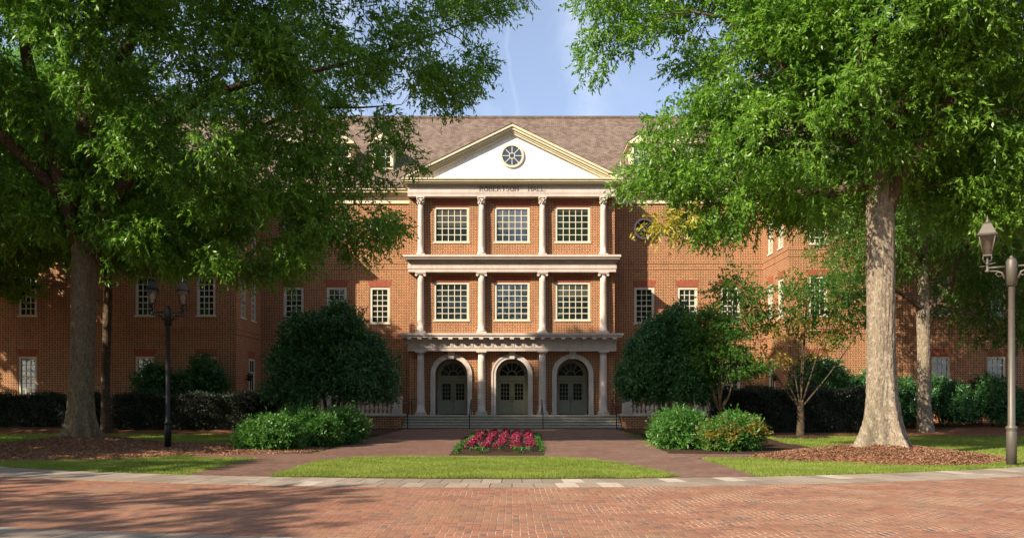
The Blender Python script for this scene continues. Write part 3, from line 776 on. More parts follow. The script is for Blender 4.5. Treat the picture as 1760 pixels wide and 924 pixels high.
# deep arched recesses with double doors
YD = YP + 1.75
for a in AX:
    s_ = MB(); s_.ring(a, SPR, AR - 0.02, AR + 0.22, YP - 0.09, YP + 0.16, 0, math.pi, 28)
    s_.ring(a, SPR, AR + 0.16, AR + 0.27, YP - 0.13, YP - 0.04, 0, math.pi, 28)
    for sg in (-1, 1):
        xa, xb = sorted((a + sg * (AR - 0.02), a + sg * (AR + 0.22))); s_.box(xa, xb, YP - 0.09, YP + 0.16, FZ, SPR)
        xa, xb = sorted((a + sg * (AR + 0.16), a + sg * (AR + 0.27))); s_.box(xa, xb, YP - 0.13, YP - 0.04, FZ, SPR)
        xa, xb = sorted((a + sg * (AR - 0.04), a + sg * (AR + 0.30))); s_.box(xa, xb, YP - 0.15, YP + 0.0, FZ + 0.001, FZ + 0.16)
    sr = s_.build('arch_surround', M['stone'], B)
    kx = MB(); kx.prism([(a - 0.15, SPR + AR - 0.05), (a + 0.15, SPR + AR - 0.05), (a + 0.22, 4.835), (a - 0.22, 4.835)], YP - 0.22, YP + 0.05); o = kx.build('keystone', M['stone'], sr); o.location = (0, 0, 0)
    n = 24; v = MB(); path = [(a + AR, FZ)] + [(a + AR * math.cos(math.pi * k / n), SPR + AR * math.sin(math.pi * k / n)) for k in range(n + 1)] + [(a - AR, FZ)]
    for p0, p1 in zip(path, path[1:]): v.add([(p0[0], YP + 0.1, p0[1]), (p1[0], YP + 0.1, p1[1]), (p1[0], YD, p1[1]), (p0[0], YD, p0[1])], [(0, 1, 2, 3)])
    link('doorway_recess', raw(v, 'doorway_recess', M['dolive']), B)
    f = MB(); DR = 0.82                                        # door frame with fanlight
    f.ring(a, SPR, DR, AR + 0.02, YD - 0.06, YD + 0.05, 0, math.pi, 28)
    for sg in (-1, 1):
        xa, xb = sorted((a + sg * 0.90, a + sg * (AR + 0.02))); f.box(xa, xb, YD - 0.06, YD + 0.05, FZ, SPR)
    f.box(a - 0.9, a + 0.9, YD - 0.08, YD + 0.05, 3.0, SPR)
    for k in range(1, 6):
        t = math.pi * k / 6; c, q = math.cos(t), math.sin(t); m = 0.02
        f.prism([(a + c * .3 + q * m, SPR + q * .3 - c * m), (a + c * .84 + q * m, SPR + q * .84 - c * m), (a + c * .84 - q * m, SPR + q * .84 + c * m), (a + c * .3 - q * m, SPR + q * .3 + c * m)], YD - 0.03, YD)
    f.ring(a, SPR, 0.28, 0.33, YD - 0.035, YD + 0.004, 0, math.pi, 16)
    fr = f.build('door_frame', M['olive'], B)
    g = MB(); pts = [(a + 0.86 * math.cos(math.pi * k / 24), YD + 0.01, SPR - 0.0 + 0.86 * math.sin(math.pi * k / 24)) for k in range(25)]; g.add(pts, [tuple(range(25))])
    o = link('fanlight', raw(g, 'fanlight', M['dglass']), fr); o.location = (0, 0, 0)
    for sg in (-1, 1):
        x0 = a + (0.012 if sg > 0 else -0.888); x1 = x0 + 0.876; lf = MB(); y0, y1 = YD - 0.03, YD + 0.02
        st = 0.16
        lf.box(x0, x0 + st, y0, y1, FZ + 0.02, 2.98); lf.box(x1 - st, x1, y0, y1, FZ + 0.02, 2.98)
        lf.box(x0 + st, x1 - st, y0, y1, 2.82, 2.98); lf.box(x0 + st, x1 - st, y0, y1, 1.55, 1.75); lf.box(x0 + st, x1 - st, y0, y1, FZ + 0.02, FZ + 0.22)
        lf.box(x0 + st, x1 - st, y0 + 0.025, y1, FZ + 0.22, 1.55); lf.box(x0 + st + 0.06, x1 - st - 0.06, y0 + 0.008, y0 + 0.03, FZ + 0.28, 1.49)
        for k in (1, 2): xx = x0 + st + (x1 - x0 - 2 * st) * k / 3; lf.box(xx - 0.014, xx + 0.014, y0 + 0.008, y1, 1.75, 2.82)
        for k in (1, 2, 3): zz = 1.75 + 1.07 * k / 4; lf.box(x0 + st, x1 - st, y0 + 0.011, y1 - 0.003, zz - 0.014, zz + 0.014)
        dr = lf.build('door', M['olive'], B)
        g = MB(); g.add([(x0 + st, y0 + 0.035, 1.75), (x1 - st, y0 + 0.035, 1.75), (x1 - st, y0 + 0.035, 2.82), (x0 + st, y0 + 0.035, 2.82)], [(0, 1, 2, 3)]); o = link('pane', raw(g, 'pane', M['dglass']), dr); o.location = (0, 0, 0)
        hx = x0 + 0.07 if sg > 0 else x1 - 0.07
        h_ = MB(); h_.tube([(hx, y0, 1.62), (hx, y0 - 0.07, 1.62), (hx, y0 - 0.07, 2.0), (hx, y0, 2.0)], 0.016, 6); o = h_.build('handle', M['black'], dr); o.location = (0, 0, 0)

# entablatures of the portico
def entab(levels, name, mat):
    mb = MB()
    for z0, z1, p, ex in levels: mb.box(-6.0 - ex, 6.0 + ex, YP - p, YM - 0.003, z0, z1)
    return mb, mb.build
def make_entab(levels, mat, extra=None):
    mb = MB()
    for z0, z1, p, ex in levels: mb.box(-ex, ex, YP - p, YM - 0.003, z0, z1)
    o = mb.build('entablature', mat, B)
    return o
e1 = make_entab([(4.83, 5.02, 0.50, 6.60), (5.02, 5.07, 0.53, 6.63), (5.07, 5.50, 0.50, 6.60), (5.50, 5.58, 0.56, 6.66), (5.66, 5.80, 0.88, 6.93), (5.80, 5.93, 0.95, 7.00)], M['stone'])
mb = MB(); mb.box(-6.66, 6.66, YP - 0.54, YM - 0.01, 5.581, 5.659); o = mb.build('soffit', M['stone'], e1); o.location = (0, 0, 0)
mb = MB()
for k in range(-10, 11): mb.box(k * 0.645 - 0.13, k * 0.645 + 0.13, YP - 0.90, YP - 0.57, 5.55, 5.657)
for sg in (-1, 1):
    for k in range(3):
        xa, xb = sorted((sg * 6.68, sg * 6.90)); mb.box(xa, xb, YP - 0.5 + k * 0.65, YP - 0.24 + k * 0.65, 5.59, 5.655)
o = mb.build('mutules', M['stone'], e1); o.location = (0, 0, 0)
mb = MB()
for k in range(-10, 11):
    x = k * 0.645
    for q in (-0.09, 0.0, 0.09): mb.box(x + q - 0.03, x + q + 0.03, YP - 0.535, YP - 0.49, 5.08, 5.49)
o = mb.build('triglyphs', M['stone'], e1); o.location = (0, 0, 0)
e2 = make_entab([(9.83, 10.03, 0.48, 6.58), (10.03, 10.25, 0.51, 6.61), (10.25, 10.50, 0.48, 6.58), (10.60, 10.72, 0.80, 6.78), (10.72, 10.86, 0.88, 6.85)], M['stone'])
mb = MB(); mb.box(-6.60, 6.60, YP - 0.52, YM - 0.01, 10.501, 10.599)
for k in range(-50, 51): mb.box(k * 0.13 - 0.035, k * 0.13 + 0.035, YP - 0.60, YP - 0.52, 10.51, 10.595)
o = mb.build('dentils', M['cream'], e2); o.location = (0, 0, 0)
e3 = make_entab([(14.60, 14.80, 0.48, 6.60), (14.80, 14.90, 0.50, 6.62), (14.90, 15.30, 0.48, 6.60)], M['stone'])
mb = MB()
for z0, z1, p, ex in [(15.30, 15.37, 0.55, 6.66), (15.37, 15.46, 0.78, 6.85), (15.46, 15.58, 0.86, 6.93), (15.58, 15.66, 0.93, 7.0)]: mb.box(-ex, ex, YP - p, YM + 0.05, z0, z1)
o = mb.build('cornice', M['cream'], e3); o.location = (0, 0, 0)

# pediment
sl = (19.05 - 15.66) / 7.02
mb = MB(); mb.prism([(-6.4, 15.66), (6.4, 15.66), (0, 15.66 + 6.4 * sl - 0.02)], YP - 0.50, YP + 0.2)
ped = mb.build('pediment', M['stucco'], B)
mb = MB()
for zo, th, p in ((0.0, 0.16, 0.95), (0.16, 0.15, 0.86), (0.31, 0.11, 0.74), (0.42, 0.12, 0.66)):
    for sg in (-1, 1):
        W0 = 7.02 - zo / sl * 1.0; ztop = 19.05 - zo
        wlo = (ztop - 15.663) / sl; wli = (ztop - th - 15.663) / sl
        P = [(0, ztop), (0, ztop - th), (sg * wli, 15.663), (sg * wlo, 15.663)]
        mb.prism(P if sg < 0 else P[::-1], YP - p, YP + 0.6)
o = mb.build('raking_cornice', M['cream'], ped); o.location = (0, 0, 0)
mb = MB()
for sg in (-1, 1):
    mb.add([(0, YP - 0.98, 19.10), (0, 60.5, 19.10), (sg * 7.08, 60.5, 15.67), (sg * 7.08, YP - 0.98, 15.67), (0, YP - 0.98, 19.055), (sg * 7.03, YP - 0.98, 15.66)], [(0, 1, 2, 3), (0, 3, 5, 4)])
o = link('pediment_roof', raw(mb, 'pediment_roof', M['roof']), ped); o.location = (0, 0, 0)
oc = oculus(0.0, YP - 0.505, 17.15, 0.62, 'frame')

# carved lettering on the frieze
GL = {
 'R': [[(0, 0), (0, 1)], [(0, 1), (.4, 1), (.55, .88), (.55, .66), (.4, .53), (0, .53)], [(.3, .53), (.65, 0)]],
 'O': [[(.35 + .35 * math.cos(t * math.pi / 8), .5 + .5 * math.sin(t * math.pi / 8)) for t in range(17)]],
 'B': [[(0, 0), (0, 1)], [(0, 1), (.35, 1), (.5, .9), (.5, .65), (.35, .54), (0, .54)], [(.35, .54), (.58, .42), (.58, .14), (.4, 0), (0, 0)]],
 'E': [[(0, 0), (0, 1)], [(0, 1), (.52, 1), (.52, .88)], [(0, .53), (.4, .53)], [(0, 0), (.56, 0), (.56, .12)]],
 'T': [[(.3, 0), (.3, 1)], [(0, .88), (0, 1), (.6, 1), (.6, .88)]],
 'S': [[(.5, .85), (.35, 1), (.15, 1), (.02, .85), (.05, .65), (.45, .38), (.5, .18), (.35, 0), (.12, 0), (0, .15)]],
 'N': [[(0, 0), (0, 1), (.65, 0), (.65, 1)]],
 'H': [[(0, 0), (0, 1)], [(.62, 0), (.62, 1)], [(0, .52), (.62, .52)]],
 'A': [[(0, 0), (.33, 1), (.66, 0)], [(.12, .36), (.54, .36)]],
 'L': [[(0, 0), (0, 1)], [(0, 0), (.52, 0), (.52, .12)]]}
SERIF = {'R': [(0, 0), (0, 1), (.65, 0)], 'B': [], 'E': [], 'T': [(.3, 0)], 'N': [(0, 0), (.65, 1), (0, 1)], 'H': [(0, 0), (0, 1), (.62, 0), (.62, 1)], 'A': [(0, 0), (.66, 0)], 'L': [(0, 1), (0, 0)], 'O': [], 'S': []}
WID = {'R': .62, 'O': .7, 'B': .58, 'E': .56, 'T': .6, 'S': .5, 'N': .65, 'H': .62, 'A': .66, 'L': .52}
def lettering(text, xc, z, h, y):
    adv = []; x = 0
    for ch in text:
        if ch == ' ': x += 0.62; continue
        adv.append((ch, x)); x += WID[ch] + 0.32
    tot = x - 0.32; ww = 0.060
    mb = MB()
    def stroke(p, q, wd):
        d = Vector((q[0] - p[0], q[1] - p[1])); L = d.length; d /= L; nx, nz = -d.y * wd, d.x * wd
        mb.prism([(p[0] + nx, p[1] + nz), (p[0] - nx, p[1] - nz), (q[0] - nx, q[1] - nz), (q[0] + nx, q[1] + nz)], y - 0.02, y + 0.0)
    for ch, x0 in adv:
        T = lambda p: (xc + (x0 - tot / 2 + p[0]) * h, z + p[1] * h)
        for pl in GL[ch]:
            for a, b in zip(pl, pl[1:]):
                vert = abs(b[0] - a[0]) < 0.15
                stroke(T(a), T(b), h * (0.075 if vert else 0.04))
        for s_ in SERIF[ch]: stroke(T((s_[0] - .12, s_[1])), T((s_[0] + .12, s_[1])), h * 0.03)
    o = mb.build('carved_lettering', mat_paint('letter_shadow', (0.10, 0.085, 0.07), 0.8), e3); o.location = (0, 0, 0)
lettering('ROBERTSON   HALL', 0.0, 14.93, 0.30, YP - 0.482)

# columns, three orders
def column(x, z0, z1, order):
    y = YP - 0.24; r = {1: 0.25, 2: 0.225, 3: 0.20}[order]
    c = MB(); h = z1 - z0
    c.box(x - r * 1.42, x + r * 1.42, y - r * 1.42, YP - 0.005, z0, z0 + 0.12)
    prof = [(r * 1.32, z0 + 0.12), (r * 1.38, z0 + 0.16), (r * 1.32, z0 + 0.21), (r * 1.1, z0 + 0.23), (r * 1.15, z0 + 0.27), (r * 1.0, z0 + 0.31)]
    cap = {1: 0.26, 2: 0.22, 3: 0.48}[order]
    for k in range(9):
        t = k / 8; prof.append((r * (1 - 0.16 * t ** 1.8), z0 + 0.31 + (h - 0.31 - cap) * t))
    c.lathe(prof, x, y, 20)
    sh = c.build('column', M['stone'], B)
    zt = z1 - cap; ru = r * 0.84; k = MB()
    if order == 1:
        k.lathe([(ru, zt), (ru * 1.1, zt + 0.02), (ru * 1.0, zt + 0.05), (ru * 1.02, zt + 0.10), (ru * 1.35, zt + 0.17), (ru * 1.38, zt + 0.18)], x, y, 20); k.box(x - r * 1.28, x + r * 1.28, y - r * 1.28, YP - 0.005, zt + 0.18, z1 - 0.001)
    elif order == 2:
        k.lathe([(ru, zt), (ru * 1.1, zt + 0.02), (ru * 1.2, zt + 0.12), (ru * 1.2, zt + 0.14)], x, y, 20)
        for sg in (-1, 1): k.tube([(x + sg * r * 1.18, y - r * 1.05, zt + 0.045), (x + sg * r * 1.18, y + r * 0.9, zt + 0.045)], 0.085, 14)
        k.box(x - r * 1.25, x + r * 1.25, y - r * 1.15, YP - 0.005, zt + 0.10, zt + 0.155); k.box(x - r * 1.5, x + r * 1.5, y - r * 1.25, YP - 0.006, zt + 0.156, z1 - 0.001)
    else:
        k.lathe([(ru * 1.15, zt), (ru * 1.0, zt + 0.03), (ru * 1.0, zt + 0.1), (ru * 1.1, zt + 0.25), (ru * 1.4, zt + 0.40)], x, y, 16)
        for lv, (zz, rr, m) in enumerate(((zt + 0.02, ru * 1.02, 8), (zt + 0.16, ru * 1.08, 8))):
            for q in range(m):
                a = 2 * math.pi * (q + 0.5 * lv) / m
                b0 = Vector((x + math.cos(a) * rr, y + math.sin(a) * rr, zz)); dr = Vector((math.cos(a), math.sin(a), 0))
                k.tube([b0, b0 + dr * 0.015 + Vector((0, 0, 0.10)), b0 + dr * 0.075 + Vector((0, 0, 0.15)), b0 + dr * 0.09 + Vector((0, 0, 0.11))], [0.045, 0.05, 0.035, 0.012], 5)
        for sx in (-1, 1):
            for sy in (-1, 1): k.tube([(x + sx * r * 0.8, y + sy * r * 0.8, zt + 0.3), (x + sx * r * 1.15, y + sy * r * 1.1, zt + 0.40)], 0.05, 6)
        k.box(x - r * 1.3, x + r * 1.3, y - r * 1.3, YP - 0.005, zt + 0.41, z1 - 0.001)
    o = k.build('capital', M['stone'], sh); o.location = (0, 0, 0)
for x in (-5.80, -1.935, 1.935, 5.80):
    column(x, FZ, 4.83, 1); column(x, 5.93, 9.83, 2); column(x, 10.86, 14.60, 3)

# terrace, steps, handrails
mb = MB()
mb.box(-16.5, 16.5, 50.33, YP + 3.3, 0.62, FZ - 0.003)
tag(mb.build('terrace', M['walk']), kind='structure')
stp = empty('entrance_steps', (0, 49.5, 0), 'wide flight of five worn grey stone steps below the three arched doorways', 'steps')
mb = MB(); nb = MB(); NS = 5; rh = FZ / NS
for k in range(NS):
    z1 = FZ - k * rh; ya = 50.34 - 0.34 * k; yb_ = ya if k else ya + 0.3
    mb.box(-6.55, 6.55, ya - 0.33, yb_, z1 - rh, z1 - 0.055)
    nb.box(-6.56, 6.56, ya - 0.385, yb_ + (0.04 if k else 0), z1 - 0.055, z1 + (0.003 if k == 0 else 0))
mb.build('risers', M['riser'], stp); nb.build('treads', M['step'], stp)
hl = {-6.75: 'black iron handrail at the left end of the entrance steps', -2.52: 'black iron handrail on the steps between left and middle arches',
      1.84: 'black iron handrail on the steps between middle and right arches', 6.05: 'black iron handrail at the right end of the entrance steps'}
for x, lb in hl.items():
    xx = x if abs(x) < 6 else math.copysign(6.2, x)
    rt = empty('handrail', (xx, 49.5, 0), lb, 'handrail', 'handrails on the entrance steps')
    m1 = MB(); m1.tube([(xx, 50.45, FZ), (xx, 50.45, FZ + 0.95)], 0.028, 8); m1.build('post', M['black'], rt)
    m1 = MB(); m1.tube([(xx, 48.35, 0.0), (xx, 48.35, 0.92)], 0.028, 8); m1.build('post', M['black'], rt)
    m1 = MB(); m1.tube([(xx, 50.75, FZ + 0.93), (xx, 50.45, FZ + 0.95), (xx, 48.35, 0.93), (xx, 48.1, 0.90), (xx, 48.08, 0.78)], 0.03, 8); m1.build('rail', M['black'], rt)
# balustrades on brick base walls
bal_prof = [(0.085, 0), (0.085, 0.06), (0.05, 0.09), (0.062, 0.13), (0.105, 0.24), (0.112, 0.30), (0.09, 0.40), (0.05, 0.56), (0.042, 0.64), (0.06, 0.68), (0.055, 0.72), (0.085, 0.76), (0.085, 0.82)]
bm_ = MB(); bm_.lathe(bal_prof, 0, 0, 10); balm = bm_.mesh('baluster', M['stone'])
for sg, side in ((-1, 'left'), (1, 'right')):
    rt = empty('balustrade', (sg * 10.5, 49.2, 0), 'stone balustrade on a low brick wall %s of the entrance steps, behind the %s holly' % (side, side), 'balustrade', 'balustrades beside the entrance steps')
    mb = MB(); xa, xb = sorted((sg * 6.62, sg * 16.4)); mb.box(xa, xb, 48.95, 49.45, 0, 0.78)
    xa, xb = sorted((sg * 6.62, sg * 7.05)); mb.box(xa, xb, 49.451, 50.7, 0, 0.78)
    mb.build('base_wall', M['brick'], rt)
    mb = MB(); xa, xb = sorted((sg * 6.58, sg * 16.4)); mb.box(xa, xb, 48.90, 49.50, 0.781, 0.87); mb.box(xa, xb, 48.98, 49.42, 0.87, 0.93)
    xa, xb = sorted((sg * 6.58, sg * 7.08)); mb.box(xa, xb, 49.501, 50.7, 0.781, 0.87); mb.build('plinth', M['stone'], rt)
    mb = MB(); xa, xb = sorted((sg * 6.62, sg * 16.4)); mb.box(xa, xb, 49.02, 49.38, 1.75, 1.84); mb.box(xa, xb, 48.98, 49.42, 1.84, 1.93); mb.build('top_rail', M['stone'], rt)
    for px_ in (6.95, 11.2, 15.5):
        mb = MB(); c = sg * px_; mb.box(c - 0.28, c + 0.28, 48.95, 49.45, 0.931, 1.80); mb.box(c - 0.32, c + 0.32, 48.91, 49.49, 1.80, 1.96); mb.box(c - 0.17, c + 0.17, 48.93, 48.95, 1.05, 1.70); mb.build('pedestal', M['stone'], rt)
        for k in range(14):
            x = px_ + 0.46 + k * 0.265
            if x > 16.2 or (px_ < 7 and x > 10.8) or (7 < px_ < 12 and x > 15.1): continue
            link('baluster', balm, rt, (sg * x, 49.2, 0.93))

# ------------------------------------------------------------------ street lamps
def lantern(parent, cx, z0, cy, trim):
    """lantern on a short stem, base at z0"""
    s4 = math.pi / 4
    st = MB(); st.lathe([(0.045, z0 - 0.12), (0.07, z0 - 0.08), (0.03, z0 - 0.04), (0.03, z0 + 0.10), (0.06, z0 + 0.13), (0.025, z0 + 0.16), (0.025, z0 + 0.30), (0.07, z0 + 0.33)], cx, cy, 10)
    for k in range(4):
        a = s4 + k * math.pi / 2; c, q = math.cos(a), math.sin(a)
        st.tube([(cx, cy, z0 + 0.16), (cx + c * 0.12, cy + q * 0.12, z0 + 0.19), (cx + c * 0.15, cy + q * 0.15, z0 + 0.26), (cx + c * 0.11, cy + q * 0.11, z0 + 0.33)], 0.013, 5)
    st.tube([(cx - 0.02, cy, z0 + 0.05), (cx - 0.19, cy, z0 + 0.05)], 0.012, 5); st.tube([(cx + 0.02, cy, z0 + 0.09), (cx + 0.2, cy, z0 + 0.13)], 0.014, 5)
    root = st.build('lantern', M[trim], parent); loc0 = (0, 0, 0)
    zb, zt = z0 + 0.33, z0 + 0.86; rb, rt_ = 0.13, 0.275
    f = MB()
    for k in range(4):
        a = s4 + k * math.pi / 2; c, q = math.cos(a), math.sin(a)
        f.tube([(cx + c * rb, cy + q * rb, zb), (cx + c * rt_, cy + q * rt_, zt)], 0.014, 5)
    f.lathe([(rb + 0.02, zb - 0.015), (rb + 0.02, zb + 0.015)], cx, cy, 4, False, s4); 
    o = f.build('lantern_frame', M[trim], root, loc0); o.location = (0, 0, 0)
    g = MB(); n = 4; vs = [(cx + r * math.cos(s4 + k * math.pi / 2), cy + r * math.sin(s4 + k * math.pi / 2), z) for r, z in ((rb, zb), (rt_, zt)) for k in range(4)]
    g.add(vs, [(k, (k + 1) % 4, 4 + (k + 1) % 4, 4 + k) for k in range(4)]); o = link('glass', raw(g, 'glass', M['lglass']), root); o.location = (0, 0, 0)
    b = MB(); b.lathe([(0.05, zb + 0.02), (0.06, zb + 0.10), (0.045, zb + 0.14), (0.075, zb + 0.2), (0.08, zb + 0.28), (0.05, zb + 0.38), (0.01, zb + 0.42)], cx, cy, 10); o = b.build('bulb', M['bulb'], root); o.location = (0, 0, 0)
    c = MB(); c.lathe([(rt_ + 0.05, zt - 0.01), (rt_ + 0.07, zt + 0.02), (rt_ + 0.02, zt + 0.05), (0.13, zt + 0.31), (0.14, zt + 0.33), (0.05, zt + 0.36)], cx, cy, 4, False, s4)
    c.lathe([(0.05, zt + 0.34), (0.06, zt + 0.39), (0.02, zt + 0.43), (0.028, zt + 0.46), (0.006, zt + 0.56)], cx, cy, 10); o = c.build('hood', M[trim], root); o.location = (0, 0, 0)
def lamp_post(X, Y, z, sc, label, mat, trim='bronze'):
    rt = empty('street_lamp', (0, 0, 0), label, 'street lamp', 'twin lantern lamp posts')
    p = MB(); p.lathe([(0.125, 0), (0.125, 0.9), (0.11, 0.95), (0.14, 0.99), (0.14, 1.03), (0.088, 1.08), (0.076, 4.75), (0.10, 4.78)], 0, 0, 16); p.build('post', M[mat], rt)
    p = MB(); p.lathe([(0.13, 4.76), (0.13, 5.40), (0.11, 5.44), (0.10, 5.47)], 0, 0, 8); p.lathe([(0.05, 5.46), (0.06, 5.5), (0.02, 5.56)], 0, 0, 8); p.build('post_cap', M[trim], rt)
    for sg in (-1, 1):
        a = MB(); a.tube([(sg * 0.15, 0, 5.27), (sg * 0.55, 0, 5.27)], 0.028, 6)
        a.tube([(sg * 0.15, 0, 4.95), (sg * 0.22, 0, 5.12), (sg * 0.34, 0, 5.17), (sg * 0.5, 0, 5.18), (sg * 0.54, 0, 5.24)], [0.03, 0.03, 0.022, 0.02, 0.02], 6)
        a.tube([(sg * 0.17, 0, 5.05), (sg * 0.3, 0, 5.02), (sg * 0.36, 0, 5.1), (sg * 0.3, 0, 5.15)], 0.015, 5)
        a.build('arm', M[trim], rt)
        lantern(rt, sg * 0.55, 5.27, 0, trim)
    rt.location = (X, Y, z); rt.scale = (sc, sc, sc); rt.rotation_euler = (0, 0, -math.atan2(X, Y))
    return rt
lamp_post(13.0, 21.2, 0, 0.985, 'brown twin-lantern lamp post standing in the sunlit grass at the right edge', 'bronze')
lamp_post(-12.0, 28.4, 0.02, 0.90, 'dark twin-lantern lamp post standing in shade right of the left oak', 'black', 'black')

# ------------------------------------------------------------------ trees
def leafquads(cent, rad, nper, L, Wd, out_c, droop=0.5, flat=0.62, K=12, twig=0.5, rs=None):
    """drooping sprays of narrow leaves in clumps"""
    rs = rs or RNG
    cent = np.asarray(cent, float); rad = np.asarray(rad, float)
    nt = np.maximum(1, (nper * (rad / rad.mean()) ** 2 / K).astype(int))
    idx = np.repeat(np.arange(len(cent)), nt); T = len(idx)
    u = unit(rs.normal(0, 1, (T, 3))) * (rs.random(T)[:, None] ** 0.42)
    base = cent[idx] + u * rad[idx][:, None] * np.array([1, 1, flat])
    outw = unit(base - np.asarray(out_c))
    d = unit(u * 0.7 + outw * 0.5 + rs.normal(0, 0.45, (T, 3)) + np.array([0, 0, -0.25 * droop]))
    tl = twig * (0.6 + 0.8 * rs.random(T))
    k = (np.arange(K) + rs.random((T, K))) / K
    p = base[:, None, :] + d[:, None, :] * (tl[:, None] * k)[..., None]
    p[..., 2] -= droop * 0.6 * tl[:, None] * k ** 2
    ldv = unit(d[:, None, :] * 0.5 + rs.normal(0, 0.55, (T, K, 3)) + np.array([0, 0, -0.75 * droop]))
    sd = unit(np.cross(ldv, rs.normal(0, 0.9, (T, K, 3)) + outw[:, None, :] * 0.35 + np.array([0, 0, 0.5])))
    ln = L * (0.65 + 0.7 * rs.random((T, K, 1))); wd = Wd * (0.7 + 0.6 * rs.random((T, K, 1)))
    a = p; b = p + ldv * ln * 0.45 + sd * wd * 0.5; c = p + ldv * ln; e = p + ldv * ln * 0.45 - sd * wd * 0.5
    return np.stack([a, b, c, e], 2).reshape(-1, 3)

def poly_dist(poly, x, y):
    poly = np.asarray(poly); d = np.full(len(x), 1e9); P = np.column_stack([x, y])
    for i in range(len(poly)):
        a = poly[i]; b = poly[(i + 1) % len(poly)]; ab = b - a
        t = np.clip(((P - a) @ ab) / (ab @ ab + 1e-9), 0, 1)
        d = np.minimum(d, np.linalg.norm(P - (a + t[:, None] * ab), axis=1))
    return d
def fill_profile(poly, y0, Tmax, n, rmin, sep, slope=1.1, t0=0.7, seed=1, shell=0.75, ybias=0.0):
    """clump centres in a volume whose front profile is poly (x,z) and whose thickness grows away from the outline"""
    rs = np.random.default_rng(seed); poly = np.asarray(poly); pts = []
    lo_, hi_ = poly.min(0), poly.max(0)
    N_ = n * 60
    x = rs.uniform(lo_[0], hi_[0], N_); z = rs.uniform(lo_[1], hi_[1], N_)
    k = pip(poly, x, z); x, z = x[k], z[k]
    d = poly_dist(poly, x, z); k = d > rmin; x, z, d = x[k], z[k], d[k]
    T = np.minimum(Tmax, t0 + slope * d)
    v = rs.uniform(-1, 1, len(x)); sh = rs.random(len(x)) < shell
    v = np.where(sh, np.sign(v) * (1 - 0.35 * rs.random(len(x))), v)
    y = y0 + v * T + ybias * T
    C = np.column_stack([x, y, z]); acc = []
    A = np.zeros((0, 3))
    for c in C:
        if len(acc) == 0 or np.min(np.sum((A[:len(acc)] - c) ** 2, 1)) > sep * sep:
            acc.append(c)
            if len(acc) > len(A): A = np.vstack([A, np.zeros((200, 3))])
            A[len(acc) - 1] = c
            if len(acc) >= n: break
    return np.array(acc)

def grow(skel, cents, rs, r0=0.035, k=0.011, maxr=0.16):
    """connect clump centres to a skeleton by curved twigs; returns list of (pts, radii)"""
    nodes = np.array([p for p, r in skel], float); nr = np.array([r for p, r in skel], float)
    order = np.argsort(np.min(np.linalg.norm(cents[:, None] - nodes[None], axis=2), axis=1)); out_ = []
    for i in order:
        c = cents[i]
        dd = np.linalg.norm(nodes - c, axis=1) + np.where(nodes[:, 2] > c[2] + 0.5, 1.5, 0)
        j = int(np.argmin(dd)); a = nodes[j]; L = np.linalg.norm(c - a)
        n = max(2, int(L / 0.7)); r1 = min(maxr, r0 + k * L, nr[j] * 0.85)
        pts = []; rr = []; jit = rs.normal(0, 0.10 * L / 3, 3)
        for q in range(n + 1):
            t = q / n; p = a + (c - a) * t + np.array([0, 0, 0.12 * L]) * math.sin(math.pi * t) + jit * math.sin(math.pi * t) + rs.normal(0, 0.03, 3) * (0 < q < n)
            pts.append(p); rr.append(max(0.010, r1 * (1 - 0.8 * t)))
        out_.append((pts, rr))
        nodes = np.vstack([nodes, np.array(pts[1:])]); nr = np.concatenate([nr, rr[1:]])
    return out_
def smooth_path(pts, sub=4):
    P = [np.array(p, float) for p in pts]; out_ = []
    for i in range(len(P) - 1):
        p0 = P[max(i - 1, 0)]; p1 = P[i]; p2 = P[i + 1]; p3 = P[min(i + 2, len(P) - 1)]
        for q in range(sub):
            t = q / sub; out_.append(0.5 * ((2 * p1) + (-p0 + p2) * t + (2 * p0 - 5 * p1 + 4 * p2 - p3) * t * t + (-p0 + 3 * p1 - 3 * p2 + p3) * t ** 3))
    out_.append(P[-1]); return out_

def big_trunk(name, parent, path, mat, seed, flare=0.75, nth=72, roots=7, fh=1.5):
    """path: list of (x,y,z,r); furrowed surface with buttress roots"""
    P = smooth_path(path, 14); n = len(P); rs = np.random.default_rng(seed); ph = rs.random(12) * 6.28
    vs = []; z0 = P[0][2]
    for i, p in enumerate(P):
        h = p[2] - z0; f = math.exp(-h / (fh * 0.42))
        for k in range(nth):
            t = 2 * math.pi * k / nth
            rt = max(0, math.cos(roots * 0.5 * t + ph[0])) ** 4 * 0.9 + max(0, math.cos((roots - 2) * 0.5 * t + ph[1])) ** 4 * 0.7 + 0.2 + 0.12 * math.sin(9 * t + ph[5] + h)
            r = p[3] * (1 + flare * f * rt)
            r *= 1 + 0.035 * math.sin(3 * t + ph[2] + h * 0.25) + 0.025 * math.sin(5 * t + ph[3] - h * 0.4)
            fur = math.sin(26 * t + 1.6 * math.sin(h * 2.1 + ph[4] + 3 * t) + 0.9 * math.sin(h * 5 + 7 * t)) * 0.5 + rs.normal(0, 0.35)
            r += 0.026 * fur
            vs.append((p[0] + r * math.cos(t), p[1] + r * math.sin(t), p[2] - (0.25 if i == 0 else 0)))
    fs = [(i * nth + k, i * nth + (k + 1) % nth, (i + 1) * nth + (k + 1) % nth, (i + 1) * nth + k) for i in range(n - 1) for k in range(nth)]
    mb = MB(); mb.add(vs, fs, True)
    return mb.build(name, mat, parent)

